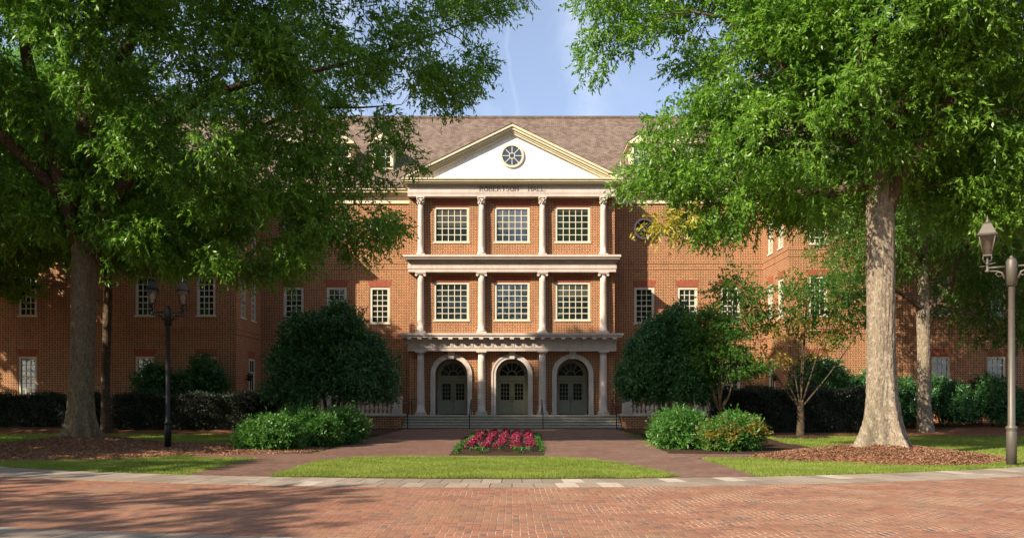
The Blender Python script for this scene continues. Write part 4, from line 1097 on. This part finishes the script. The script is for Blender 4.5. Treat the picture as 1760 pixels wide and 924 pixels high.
def make_tree(name, label, cat, base, trunk_path, limbs, cents, rads, leafmat, nper, L, Wd, group=None, barkm='bark', limbm='barkd', seed=1,
              droop=0.6, flat=0.62, twig=0.5, K=12, flare=0.75, r0=0.03, furrow=True, roots=7, crown_c=None, extra=None, fh=1.5, kk=0.011):
    rs = np.random.default_rng(seed)
    rt = empty(name, tuple(base), label, cat, group)
    if furrow: big_trunk('trunk', rt, trunk_path, M[barkm], seed, flare, 72, roots, fh)
    else:
        P = smooth_path(trunk_path, 5); mb = MB(); mb.tube([p[:3] for p in P], [p[3] for p in P], 10); mb.build('trunk', M[barkm], rt)
    skel = []
    P = smooth_path(trunk_path, 5); zmid = P[0][2] + 0.62 * (P[-1][2] - P[0][2])
    skel += [(p[:3], p[3]) for p in P if p[2] > zmid] or [(P[-1][:3], P[-1][3])]
    lm = MB()
    for lb in limbs:
        Q = smooth_path(lb, 5); lm.tube([q[:3] for q in Q], [q[3] * (1 + 0.05 * rs.normal()) for q in Q], 10)
        skel += [(q[:3], q[3]) for q in Q[3:]]
    for pts, rr in grow(skel, cents, rs, r0, kk): lm.tube(pts, rr, 5)
    lm.build('branches', M[limbm], rt)
    cc = crown_c if crown_c is not None else cents.mean(0)
    V = leafquads(cents, rads, nper, L, Wd, cc, droop, flat, K, twig, rs)
    link('foliage', npmesh('foliage', V, 4, M[leafmat]), rt)
    if extra is not None:
        V = leafquads(extra[0], extra[1], nper * (0.22 if extra[2] == 'yellow' else 0.7), L, Wd, cc, droop, flat, K, twig, rs)
        link('yellowing_foliage' if extra[2] == 'yellow' else 'bronze_foliage', npmesh('foliage', V, 4, M[extra[2]]), rt)
    return rt

def PX(x, y, Y): s = FPX / Y; return ((x - 880) / s, EYE + (HOR - y) / s)
def prof(pts, Y): return [PX(x, y, Y) for x, y in pts]
def P3(x, y, Y, r): a, b = PX(x, y, Y); return (a, Y, b, r)
GT = 'big shade trees on the lawn in front of the hall'

def gaps(c, t=0.18, f=1.0, ph=0.0):
    return np.sin(c[:, 0] * 1.15 * f + ph) * np.sin(c[:, 1] * 0.95 * f + ph * 2) * np.sin(c[:, 2] * 1.25 * f + 1 + ph) + 0.35 * np.sin(c[:, 0] * 2.1 + c[:, 2] * 1.7) > t
# --- left oak
Yl = 30.3
pl = prof([(-260, 420), (-380, 150), (-330, -250), (-100, -480), (250, -520), (560, -400), (780, -200), (890, -60), (895, 10), (855, 85), (820, 160), (775, 200), (742, 225), (738, 300),
           (690, 318), (640, 318), (600, 330), (640, 352), (690, 352), (700, 385), (668, 432), (600, 445), (545, 425), (520, 470), (440, 470), (370, 462), (300, 452), (230, 440), (150, 395), (60, 400), (-60, 420)], Yl)
cl_ = fill_profile(pl, Yl, 9.5, 1050, 0.35, 0.9, 1.0, 0.6, 21, 0.8)
# the far right end of the crown is thin: drop some clumps there so that sky shows through
rs_ = np.random.default_rng(5)
thin = (cl_[:, 0] > PX(540, 0, Yl)[0]) & (rs_.random(len(cl_)) < 0.14)
thin |= (cl_[:, 1] > 31.5) & gaps(cl_, 0.0)
thin |= (cl_[:, 1] > 33.5) & (cl_[:, 2] > 11.0) & (rs_.random(len(cl_)) < 0.72)
thin |= (cl_[:, 1] < 29) & (cl_[:, 0] < PX(560, 0, Yl)[0]) & gaps(cl_, 0.22, 1.7, 0.6)
thin |= gaps(cl_, 0.62)
cl_ = cl_[~thin]
rl_ = 0.75 + 0.45 * rs_.random(len(cl_)); rl_[cl_[:, 0] > PX(560, 0, Yl)[0]] *= 0.72
tp = [(-16.0, 30.3, 0.25, 0.45), (-16.02, 30.3, 1.2, 0.43), (-16.0, 30.32, 3.0, 0.41), (-15.95, 30.35, 5.5, 0.42), (-15.9, 30.4, 7.6, 0.49), (-15.9, 30.5, 9.0, 0.50), (-16.1, 30.8, 12, 0.36), (-15.8, 30.9, 16, 0.24), (-15.6, 31, 20, 0.1)]
lims = [[(-15.6, 30.2, 7.2, 0.34), P3(190, 350, 29.5, 0.27), P3(260, 260, 28.8, 0.20), P3(330, 180, 28.6, 0.15), P3(440, 140, 29, 0.11), P3(560, 118, 30, 0.08), P3(700, 75, 30, 0.05), P3(840, 25, 30, 0.02)],
        [(-16.1, 30.2, 7.6, 0.28), P3(110, 330, 29, 0.24), P3(65, 180, 28, 0.2), P3(40, 60, 27.5, 0.17), P3(32, -60, 27, 0.12), P3(10, -200, 27, 0.06)],
        [(-15.9, 30.5, 9.0, 0.3), P3(165, 180, 31, 0.26), P3(230, 60, 31, 0.2), P3(250, -60, 31, 0.15), P3(330, -250, 31, 0.06)],
        [(-15.7, 30.4, 8.0, 0.26), P3(260, 300, 33, 0.16), P3(400, 240, 33, 0.11), P3(520, 190, 32.5, 0.07), P3(620, 185, 32, 0.04), P3(690, 180, 32, 0.012)],
        [(-15.9, 30.6, 8.5, 0.24), (-17.5, 34, 10.5, 0.2), (-18, 38, 12, 0.1)], [(-15.9, 30.0, 8.5, 0.24), (-17.5, 27, 11, 0.2), (-19, 23, 12.5, 0.1)],
        [(-16.1, 30.6, 8.2, 0.24), (-19.5, 31, 10, 0.2), (-24, 31.5, 11.5, 0.1)]]
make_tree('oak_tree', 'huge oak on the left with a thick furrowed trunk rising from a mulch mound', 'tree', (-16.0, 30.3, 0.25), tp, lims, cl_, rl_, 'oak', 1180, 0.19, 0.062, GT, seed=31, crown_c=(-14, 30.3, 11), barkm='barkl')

# --- right oak
Yr = 24.2
pr = prof([(975, -60), (985, 5), (1000, 70), (1008, 132), (1060, 112), (1095, 96), (1150, 40), (1192, 62), (1150, 120), (1195, 148), (1140, 175), (1122, 212), (1092, 240), (1078, 300), (1088, 330), (1105, 345),
           (1150, 352), (1190, 408), (1285, 415), (1320, 380), (1440, 378), (1490, 335), (1560, 350), (1640, 395), (1760, 390), (1900, 380), (2050, 250), (2080, -150), (1900, -500), (1500, -700), (1150, -500), (990, -250)], Yr)
cr_ = fill_profile(pr, Yr, 7.0, 950, 0.28, 0.74, 0.95, 0.5, 22, 0.8)
cr_ = cr_[~(gaps(cr_, 0.62, 1.2) | ((cr_[:, 1] < 23.4) & gaps(cr_, 0.22, 2.0, 1.1)))]
rr_ = 0.6 + 0.4 * rs_.random(len(cr_)); rr_[cr_[:, 0] < PX(1150, 0, Yr)[0]] *= 0.72
tp = [(11.0, 24.2, 0.25, 0.46), (10.98, 24.2, 1.4, 0.42), (10.96, 24.2, 3.2, 0.39), (10.95, 24.2, 5.5, 0.375), (10.95, 24.25, 7.6, 0.38), (10.9, 24.3, 9.5, 0.42), (10.9, 24.4, 11.5, 0.34), (10.7, 24.5, 14, 0.24), (10.8, 24.5, 18, 0.1)]
lims = [[(10.8, 24.1, 10.0, 0.26), P3(1455, 190, 23.4, 0.2), P3(1405, 182, 23, 0.17), P3(1375, 150, 23, 0.14), P3(1320, 90, 23, 0.1), P3(1240, 30, 23, 0.05)],
        [(10.98, 24.3, 6.4, 0.26), (11.15, 24.2, 7.5, 0.25), P3(1570, 270, 23.4, 0.22), P3(1618, 200, 22.8, 0.22), P3(1650, 120, 22.5, 0.19), P3(1700, 20, 22.5, 0.15), P3(1730, -90, 22.5, 0.08)],
        [(10.8, 24.3, 8.2, 0.2), P3(1430, 330, 24, 0.15), P3(1320, 330, 24.4, 0.1), P3(1220, 350, 24.6, 0.05)],
        [(10.8, 24.5, 9.2, 0.2), P3(1420, 220, 26, 0.15), P3(1280, 190, 27, 0.1), P3(1180, 160, 27, 0.05)],
        [(10.9, 24.4, 11.5, 0.2), (9.5, 23, 14.5, 0.16), (6.5, 22.5, 15, 0.1), (3.5, 22.5, 14, 0.04)],
        [(11, 24.5, 9, 0.2), (12.5, 27, 11.5, 0.15), (13, 30, 13, 0.08)], [(11, 24.0, 9.5, 0.2), (12, 21.5, 12.5, 0.15), (12.5, 19.5, 14, 0.08)],
        [(11.1, 24.2, 8.5, 0.2), (14, 24.2, 10, 0.15), (18, 24.5, 11.5, 0.08)]]
yel = np.array([[*PX(1150, 385, 22.9)[:1], 22.9, PX(1150, 385, 22.9)[1]], [PX(1175, 372, 22.8)[0], 22.8, PX(1175, 372, 22.8)[1]], [PX(1128, 378, 23)[0], 23.0, PX(1128, 378, 23)[1]]])
make_tree('oak_tree', 'huge oak on the right with a sunlit pale trunk flaring into its mulch mound', 'tree', (11.0, 24.2, 0.25), tp, lims, cr_, rr_, 'oak', 1000, 0.155, 0.053, GT, seed=32, crown_c=(11, 24.2, 10), twig=0.42, flare=1.15, fh=1.9,
          extra=(yel, np.array([0.35, 0.28, 0.25]), 'yellow'))

# --- slimmer tree behind the right oak
Yb = 41.5
pb = prof([(1380, 300), (1400, 420), (1440, 470), (1500, 520), (1540, 480), (1580, 470), (1640, 560), (1700, 600), (1790, 590), (1900, 480), (1900, 150), (1700, 60), (1500, 80), (1400, 180)], Yb)
cb = fill_profile(pb, Yb, 5.4, 480, 0.4, 0.9, 1.0, 0.5, 23, 0.7)
cb = cb[~((np.abs(cb[:, 0] - PX(1590, 0, Yb)[0]) < 1.1) & (cb[:, 2] < PX(0, 430, Yb)[1]) & (cb[:, 1] < Yb))]
bx = PX(1590, 0, Yb)[0]
tp = [(bx, Yb, 0.3, 0.34), (bx - 0.05, Yb, 2, 0.31), (bx - 0.05, Yb, 4.5, 0.30), (bx - 0.1, Yb, 6.3, 0.32), (bx - 0.1, Yb, 8.5, 0.22), (bx - 0.3, Yb, 12, 0.14), (bx - 0.2, Yb, 16, 0.06)]
lims = [[(bx, Yb - .1, 6.2, 0.16), P3(1630, 500, 41, 0.12), P3(1650, 440, 40.6, 0.09), P3(1690, 400, 40.4, 0.05)], [(bx - .1, Yb - .1, 6.3, 0.14), P3(1550, 505, 41, 0.10), P3(1500, 470, 40.6, 0.06)],
        [(bx, Yb, 8.2, 0.14), P3(1575, 420, 41, 0.1), P3(1540, 330, 40.5, 0.06)], [(bx, Yb - .1, 6.8, 0.10), P3(1670, 540, 40.5, 0.06), P3(1720, 585, 40, 0.03)]]
make_tree('shade_tree', 'slimmer forked tree between the right oak and the lamp post, near the wing', 'tree', (bx, Yb, 0.25), tp, lims, cb, 0.7 + 0.4 * rs_.random(len(cb)), 'oakb', 420, 0.20, 0.055, GT, seed=33, roots=5, flare=0.3)

# --- dark tree behind the left oak
Yc = 41.0
pc = prof([(-200, 300), (-160, 440), (0, 455), (110, 430), (200, 470), (300, 470), (355, 455), (385, 380), (320, 260), (200, 150), (80, 90), (-120, 140)], Yc)
cc_ = fill_profile(pc, Yc, 5.0, 520, 0.4, 0.85, 1.1, 0.8, 24, 0.6)
bx = PX(182, 0, Yc)[0]
tp = [(bx, Yc, 0.2, 0.22), (bx, Yc, 3, 0.2), (bx + .1, Yc, 7, 0.18), (bx, Yc, 11, 0.13), (bx, Yc, 16, 0.05)]
make_tree('shade_tree', 'slim dark tree in deep shade directly behind the left oak trunk', 'tree', (bx, Yc, 0.2), tp, [], cc_, 0.8 + 0.4 * rs_.random(len(cc_)), 'oak', 480, 0.22, 0.065, GT, seed=34, roots=5, flare=0.3, barkm='barkd')

# --- out-of-frame trees of the same avenue, which throw the shade seen in the picture
def shade_tree(x, y, h, r, label, seed, zc=0.62, n=165):
    rs = np.random.default_rng(seed)
    u = unit(rs.normal(0, 1, (n, 3))) * (0.45 + 0.55 * rs.random((n, 1)))
    c = np.array([x, y, h * zc]) + u * np.array([r, r, h * (1 - zc) * 0.93])
    c = c[~gaps(c, 0.1 if y > -20 else 9, 0.8, seed)]; n = len(c)
    tp = [(x, y, 0, 0.5), (x, y, 2, 0.42), (x, y, h * 0.4, 0.38), (x + .2, y, h * 0.7, 0.22), (x, y, h * 0.9, 0.08)]
    make_tree('oak_tree', label, 'tree', (x, y, 0), tp, [], c, 1.1 + 0.6 * rs.random(n), 'oak', 420 if y > -20 else 700, 0.32, 0.17, GT, seed=seed, furrow=False, flare=0.3)
SHADE = [(-40, 38, 20, 8.5, 'oak outside the left edge of the picture, beyond the left oak'),
         (-31.5, 42.5, 18, 7.0, 'oak outside the left edge of the picture, close to the left wing'),
         (-36, 28, 17, 8.0, 'oak outside the left edge of the picture, between two other oaks'),
         (-26, 21.5, 15, 6.5, 'oak just outside the left edge of the picture, in front of the left oak'),
         (-27.5, 12, 14, 6.5, 'oak outside the left edge of the picture, level with the plaza edge'),
         (-25.5, -3.0, 17, 7.5, 'oak outside the picture, left of the photographer'),
         ]
for i, (x, y, h, r, lb) in enumerate(SHADE): shade_tree(x, y, h, r, lb, 50 + i)
BACK = [(-14.5, -31, 36, 10, 'tall oak behind the photographer, to the left'), (1, -30, 23, 8, 'shorter oak directly behind the photographer'), (16.5, -31, 36, 10, 'tall oak behind the photographer, to the right')]  # unseen trees, placed and sized for what the windows mirror
for i, (x, y, h, r, lb) in enumerate(BACK): shade_tree(x, y, h, r, lb, 70 + i, 0.55, 120)

# --- hollies: dense domes on several stems
def dome(name, label, cat, x, y, z, rx, rz, zc, mat, n, nper, L, Wd, seed, stems=4, group=None, ry=None, extra=None, droop=0.2, flat=0.8):
    rs = np.random.default_rng(seed); ry = ry or rx * 0.85
    u = unit(rs.normal(0, 1, (n * 3, 3))); u = u[u[:, 2] > -0.7][:n]
    f = 0.70 + 0.26 * rs.random((len(u), 1)) + 0.07 * np.sin(5 * u[:, :1] + seed) + 0.06 * np.sin(7 * u[:, 2:] + 4 * u[:, 1:2]) + (0.17 * (rs.random((len(u), 1)) < 0.16) - 0.22 * (rs.random((len(u), 1)) < 0.15)) ; c = np.array([x, y, z + zc]) + u * f * np.array([rx * 0.93, ry, rz * 0.93])
    inner = c[::4] * 1.0; inner = np.array([x, y, z + zc]) + (inner - np.array([x, y, z + zc])) * 0.55
    c = np.vstack([c, inner])
    if 'holly' in name:
        q = (1.12 - 0.40 * np.clip((c[:, 2] - z - zc) / rz + 0.35, 0, 1.4))[:, None]; c[:, :2] = np.array([x, y]) + (c[:, :2] - np.array([x, y])) * q
    c = c[c[:, 2] > z + (1.85 if 'holly' in name else 0.25)]
    rt = empty(name, (x, y, z), label, cat, group)
    st = MB(); tips = []
    for k in range(stems):
        a = k * 2.4 + seed; q = 0.12 * rx
        pts = [(x + 0.12 * math.cos(a), y + 0.12 * math.sin(a), z - 0.05), (x + 2.2 * q * math.cos(a), y + q * math.sin(a), z + zc * 0.5), (x + 4 * q * math.cos(a), y + 2.5 * q * math.sin(a), z + zc * 1.1)]
        P = smooth_path(pts, 4); st.tube(P, np.linspace(0.11, 0.04, len(P)) * (rx / 3), 7); tips += [(p, 0.05) for p in P[3:]]
    for pts, rr in grow(tips, c, rs, 0.012, 0.005, 0.05): st.tube(pts, rr, 4)
    st.build('stems', M['barkd'], rt)
    V = leafquads(c, np.full(len(c), rx * 0.13 + 0.10) * (0.6 + 0.7 * rs.random(len(c))), nper, L, Wd, (x, y, z + zc * 0.6), droop, flat, 8, 0.34, rs)
    link('foliage', npmesh('foliage', V, 4, M[mat]), rt)
    if extra is not None:
        V = leafquads(extra[0], extra[1], nper, L * 0.8, Wd * 0.8, (x, y, z + zc * 0.6), droop, flat, 8, 0.3, rs); link('blossom', npmesh('blossom', V, 4, M[extra[2]]), rt)
    return rt
dome('holly_tree', 'dark rounded holly left of the entrance, growing on several stems', 'tree', -8.6, 38.6, 0, 3.0, 2.65, 3.5, 'holly', 330, 420, 0.13, 0.065, 5, 6, 'hollies beside the entrance', ry=2.6)
dome('holly_tree', 'dark blue-green holly right of the entrance, partly behind a paler tree', 'tree', 7.6, 39.0, 0, 2.3, 2.75, 3.35, 'holly', 280, 420, 0.13, 0.065, 6, 5, 'hollies beside the entrance', ry=2.4)

# --- maples: open fans of thin branches with layered leaf plates
def maple(label, x, y, z, trunk_h, tips, mat, seed, nper, extra=None, r=0.15, L=0.13, Wd=0.07, prad=0.55):
    rs = np.random.default_rng(seed)
    tp = [(x, y, z, r * 1.2), (x + .02, y, z + trunk_h * .5, r), (x, y, z + trunk_h, r * 0.9)]
    cents = np.array(tips, float)
    limbs = []
    for k in range(9):
        j = int(rs.integers(len(cents))); t = cents[j]; m = np.array([x, y, z + trunk_h]) * 0.55 + t * 0.45 + np.array([0, 0, -0.3]) + rs.normal(0, 0.12, 3)
        limbs.append([(x, y, z + trunk_h * 0.85, 0.045), (*(m), 0.028), (*t, 0.010)])
    return make_tree('maple_tree', label, 'tree', (x, y, z), tp, limbs, cents, prad * (0.7 + 0.6 * rs.random(len(cents))), mat, nper, L, Wd, seed=seed, barkm='barks', limbm='barks', furrow=False, droop=0.25, flat=0.25, twig=0.35,
                     r0=0.012, K=8, kk=0.006, extra=extra)
Yt = 37.0; rs2 = np.random.default_rng(9)
def tips_in(poly, Y, T, n, seed, sep): return fill_profile(prof(poly, Y), Y, T, n, 0.1, sep, 0.9, 0.4, seed, 0.4)
t1 = tips_in([(1212, 478), (1250, 460), (1330, 458), (1400, 470), (1470, 462), (1520, 500), (1500, 560), (1440, 600), (1330, 560), (1250, 600), (1225, 530)], Yt, 2.0, 125, 61, 0.33)
t1b = tips_in([(1250, 520), (1330, 500), (1420, 540), (1480, 600), (1400, 620), (1300, 640), (1250, 600)], Yt, 1.8, 34, 62, 0.4)
maple('open maple with thin fanning branches, standing in grass left of the right oak', 13.1, 37.0, 0.05, 1.5, t1, 'maple', 71, 120, (t1b, np.full(len(t1b), 0.45), 'mapler'), 0.17)
t2 = tips_in([(1192, 545), (1215, 530), (1250, 555), (1290, 595), (1312, 630), (1285, 655), (1230, 655), (1190, 630), (1195, 580)], 36.4, 1.5, 62, 63, 0.36)
maple('small bright green layered maple in front of the right holly', 9.3, 36.4, 0, 1.4, t2, 'maple', 72, 260, None, 0.08, 0.12, 0.06, 0.5)

# --- low rounded shrubs by the walkway
def shrubs(defs):
    for (x, y, rx, rz, seed, lb, fl) in defs:
        ex = None
        if fl:
            rs = np.random.default_rng(seed); u = unit(rs.normal(0, 1, (26, 3))); u[:, 2] = np.abs(u[:, 2]); ex = (np.array([x, y, rz * 0.45]) + u * np.array([rx, rx * 0.9, rz * 0.5]), np.full(26, 0.05), 'mapler')
        dome('garden_shrub', lb, 'shrub', x, y, 0, rx, rz * 0.62, rz * 0.42, 'rhodo', 95, 150, 0.13, 0.05, seed, 5, 'low shrubs beside the brick walkway', extra=ex, droop=0.1)
shrubs([(-8.4, 27.9, 1.0, 1.05, 81, 'bright green low shrub at the lawn end of the left bed, leftmost one', False),
        (-7.3, 30.0, 1.0, 1.1, 82, 'bright green low shrub just behind the leftmost shrub of the left bed', False),
        (-6.9, 32.4, 1.1, 1.2, 83, 'feathery mid green shrub of the left bed, nearest the walkway', False),
        (-9.1, 33.6, 1.1, 1.2, 84, 'green shrub in the left bed below the hedge end', False),
        (6.05, 29.0, 0.9, 1.12, 85, 'blue-green feathery shrub of the right bed beside the walkway corner', False),
        (6.6, 31.8, 0.95, 1.2, 86, 'blue-green feathery shrub further back in the right bed', False),
        (7.55, 27.9, 0.95, 1.0, 87, 'low shrub with reddish spent flowers at the front of the right bed', True),
        (8.05, 30.0, 0.75, 1.0, 88, 'bright green shrub behind the flowering shrub of the right bed', False)])

# --- hedges
def hedge(label, x0, x1, y0, y1, z1, mat='hedge', dens=520, seed=1):
    cx, cy = (x0 + x1) / 2, (y0 + y1) / 2; z0 = float(gh(cx, cy))
    rt = empty('hedge', (cx, cy, z0), label, 'hedge', 'clipped hedges in front of the hall')
    c = MB(); c.box(x0 + 0.2, x1 - 0.2, y0 + 0.2, y1 - 0.2, z0 - 0.1, z1 - 0.15); c.build('branches', M['core'], rt)
    rs = np.random.default_rng(seed)
    n = int(dens * ((x1 - x0) * ((y1 - y0) + 2 * (z1 - z0)) + 2 * (y1 - y0) * (z1 - z0)))
    f = rs.random(n); x = rs.uniform(x0, x1, n); y = rs.uniform(y0, y1, n); z = rs.uniform(z0, z1, n)
    A = np.array([(x1 - x0) * (y1 - y0), (x1 - x0) * (z1 - z0), (x1 - x0) * (z1 - z0), (y1 - y0) * (z1 - z0), (y1 - y0) * (z1 - z0)]); cu = np.cumsum(A / A.sum())
    k = np.searchsorted(cu, f)
    bump = 0.10 * np.sin(x * 2.3 + seed) + 0.07 * np.sin(x * 5.1 + z * 3) + rs.normal(0, 0.06, n)
    z = np.where(k == 0, z1 - 0.06 + bump, z); y = np.where(k == 1, y0 + 0.06 - bump, np.where(k == 2, y1 - 0.06 + bump, y)); x = np.where(k == 3, x0 - bump, np.where(k == 4, x1 + bump, x))
    C = np.column_stack([x, y, z]); d = unit(rs.normal(0, 1, (n, 3)) + np.array([0, -0.3, 0.5])); s_ = unit(np.cross(d, rs.normal(0, 1, (n, 3)))); L = 0.11 * (0.6 + rs.random((n, 1))); w_ = 0.028
    V = np.stack([C, C + d * L * .5 + s_ * w_, C + d * L, C + d * L * .5 - s_ * w_], 1).reshape(-1, 3)
    link('foliage', npmesh('foliage', V, 4, M[mat]), rt)
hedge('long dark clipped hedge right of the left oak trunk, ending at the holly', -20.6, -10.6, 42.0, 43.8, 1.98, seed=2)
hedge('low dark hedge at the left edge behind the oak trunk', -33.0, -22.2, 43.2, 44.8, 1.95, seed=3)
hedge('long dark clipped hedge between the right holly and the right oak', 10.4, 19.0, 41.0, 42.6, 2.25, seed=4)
for i, (x, y, rx, rz, lb) in enumerate([(20.9, 43.6, 1.3, 2.3, 'leafy evergreen shrub just right of the right oak trunk'), (23.3, 43.9, 1.5, 2.35, 'leafy evergreen shrub under the lower window of the right wing'),
                                        (26.2, 44.1, 1.4, 2.35, 'leafy evergreen shrub left of the right lamp post'), (29.4, 43.5, 1.5, 2.3, 'bright leafy shrub at the far right edge')]):
    dome('evergreen_shrub', lb, 'shrub', x, y, 0.3, rx, rz * 0.55, rz * 0.5, 'rhodo' if i == 3 else 'holly', 80, 170, 0.16, 0.07, 120 + i, 4, 'shrubs along the right wing')
for i, (x, y, rx, rz, z, lb) in enumerate([(-17.6, 46.6, 1.3, 3.9, 0.4, 'tall dark evergreen shrub between the wing windows behind the left lamp'), (17.8, 46.8, 1.7, 3.9, 0.4, 'tall evergreen shrub against the right wing behind the hedge'),
                                           (-20.3, 46.7, 1.3, 3.2, 0.4, 'dark evergreen shrub under the wing windows, left of the left lamp'), (20.6, 46.6, 1.3, 3.0, 0.4, 'evergreen shrub behind the right oak trunk, against the wing')]):
    dome('evergreen_shrub', lb, 'shrub', x, y, z, rx, rz * 0.52, rz * 0.5, 'holly', 90, 170, 0.16, 0.08, 140 + i, 4, 'tall shrubs against the wings')

# --- flower bed plants: five rows of pink bedding plants, green edging plants
def plant_proto(kind, seed):
    rs = np.random.default_rng(seed); c = unit(rs.normal(0, 1, (10, 3))) * np.array([0.13, 0.13, 0.10]) + np.array([0, 0, 0.20]); c[:, 2] = np.maximum(c[:, 2], 0.08)
    V1 = leafquads(c, np.full(10, 0.09), 9 if kind == 'pink' else 16, 0.10, 0.055, (0, 0, 0.1), 0.1, 0.7, 4, 0.08, rs)
    f1 = npmesh('leaves', V1, 4, M['holly'] if kind == 'pink' else M['rhodo'])
    if kind != 'pink': return f1, None
    c = unit(rs.normal(0, 1, (14, 3))); c[:, 2] = np.abs(c[:, 2]); c = c * np.array([0.15, 0.15, 0.13]) + np.array([0, 0, 0.26])
    V2 = leafquads(c, np.full(14, 0.06), 26, 0.065, 0.055, (0, 0, 0.1), 0.1, 0.7, 4, 0.05, rs)
    return f1, npmesh('blossoms', V2, 4, M['petal'])
protos = [plant_proto('pink', 200 + k) for k in range(4)]; gprotos = [plant_proto('green', 210 + k) for k in range(3)]
ROWN = ['leftmost', 'second from the left', 'middle', 'fourth from the left', 'rightmost']
for r_ in range(5):
    for k in range(15):
        t = k / 14; y = 26.9 + t * 9.8
        x = (-1.38 + r_ * 0.50) + t * 0.10 + random.uniform(-.03, .03)
        rt = empty('bedding_plant', (x, y + random.uniform(-.1, .1), 0.02), 'dark pink bedding plant in the %s row of the five flower rows' % ROWN[r_], 'flower', 'pink bedding plants, %s row' % ROWN[r_])
        a, b = protos[(k * 7 + r_ * 3) % 4]; sc = random.uniform(0.62, 0.8) + 0.15 * t
        o = bpy.data.objects.new('leaves', a); COL.objects.link(o); o.parent = rt; o = bpy.data.objects.new('blossoms', b); COL.objects.link(o); o.parent = rt
        rt.rotation_euler = (0, 0, random.uniform(0, 6.28)); rt.scale = (sc, sc, sc)
gl = [(-1.82 + 0.02 * k, 26.0 + k * 1.15, 'left') for k in range(10)] + [(1.0 + 0.01 * k, 26.6 + k * 1.0, 'right') for k in range(11)]
for x, y, side in gl:
    o = link('edging_plant', gprotos[random.randrange(3)][0]); o.location = (x + random.uniform(-.05, .05), y, 0.0); s_ = random.uniform(0.5, 0.8); o.scale = (s_, s_, s_); o.rotation_euler = (0, 0, random.uniform(0, 6))
    tag(o, 'small green leafy plant edging the %s side of the flower bed' % side, 'plant', 'green edging plants on the %s side' % side)
for x, lb in ((-1.0, 'bright green plant at the front end of the second pink row'), (0.25, 'bright green plant at the front end of the rightmost pink rows')):
    o = link('edging_plant', gprotos[0][0]); o.location = (x, 26.2, 0.0); o.scale = (0.8, 0.8, 0.6); tag(o, lb, 'plant')

hedge('tall unseen hedge added behind the photographer to darken the glass reflections', -60, 60, -52, -50, 6.0, 'hedge', 12, 9)  # invented low mass, keeps the bright horizon out of the door glass
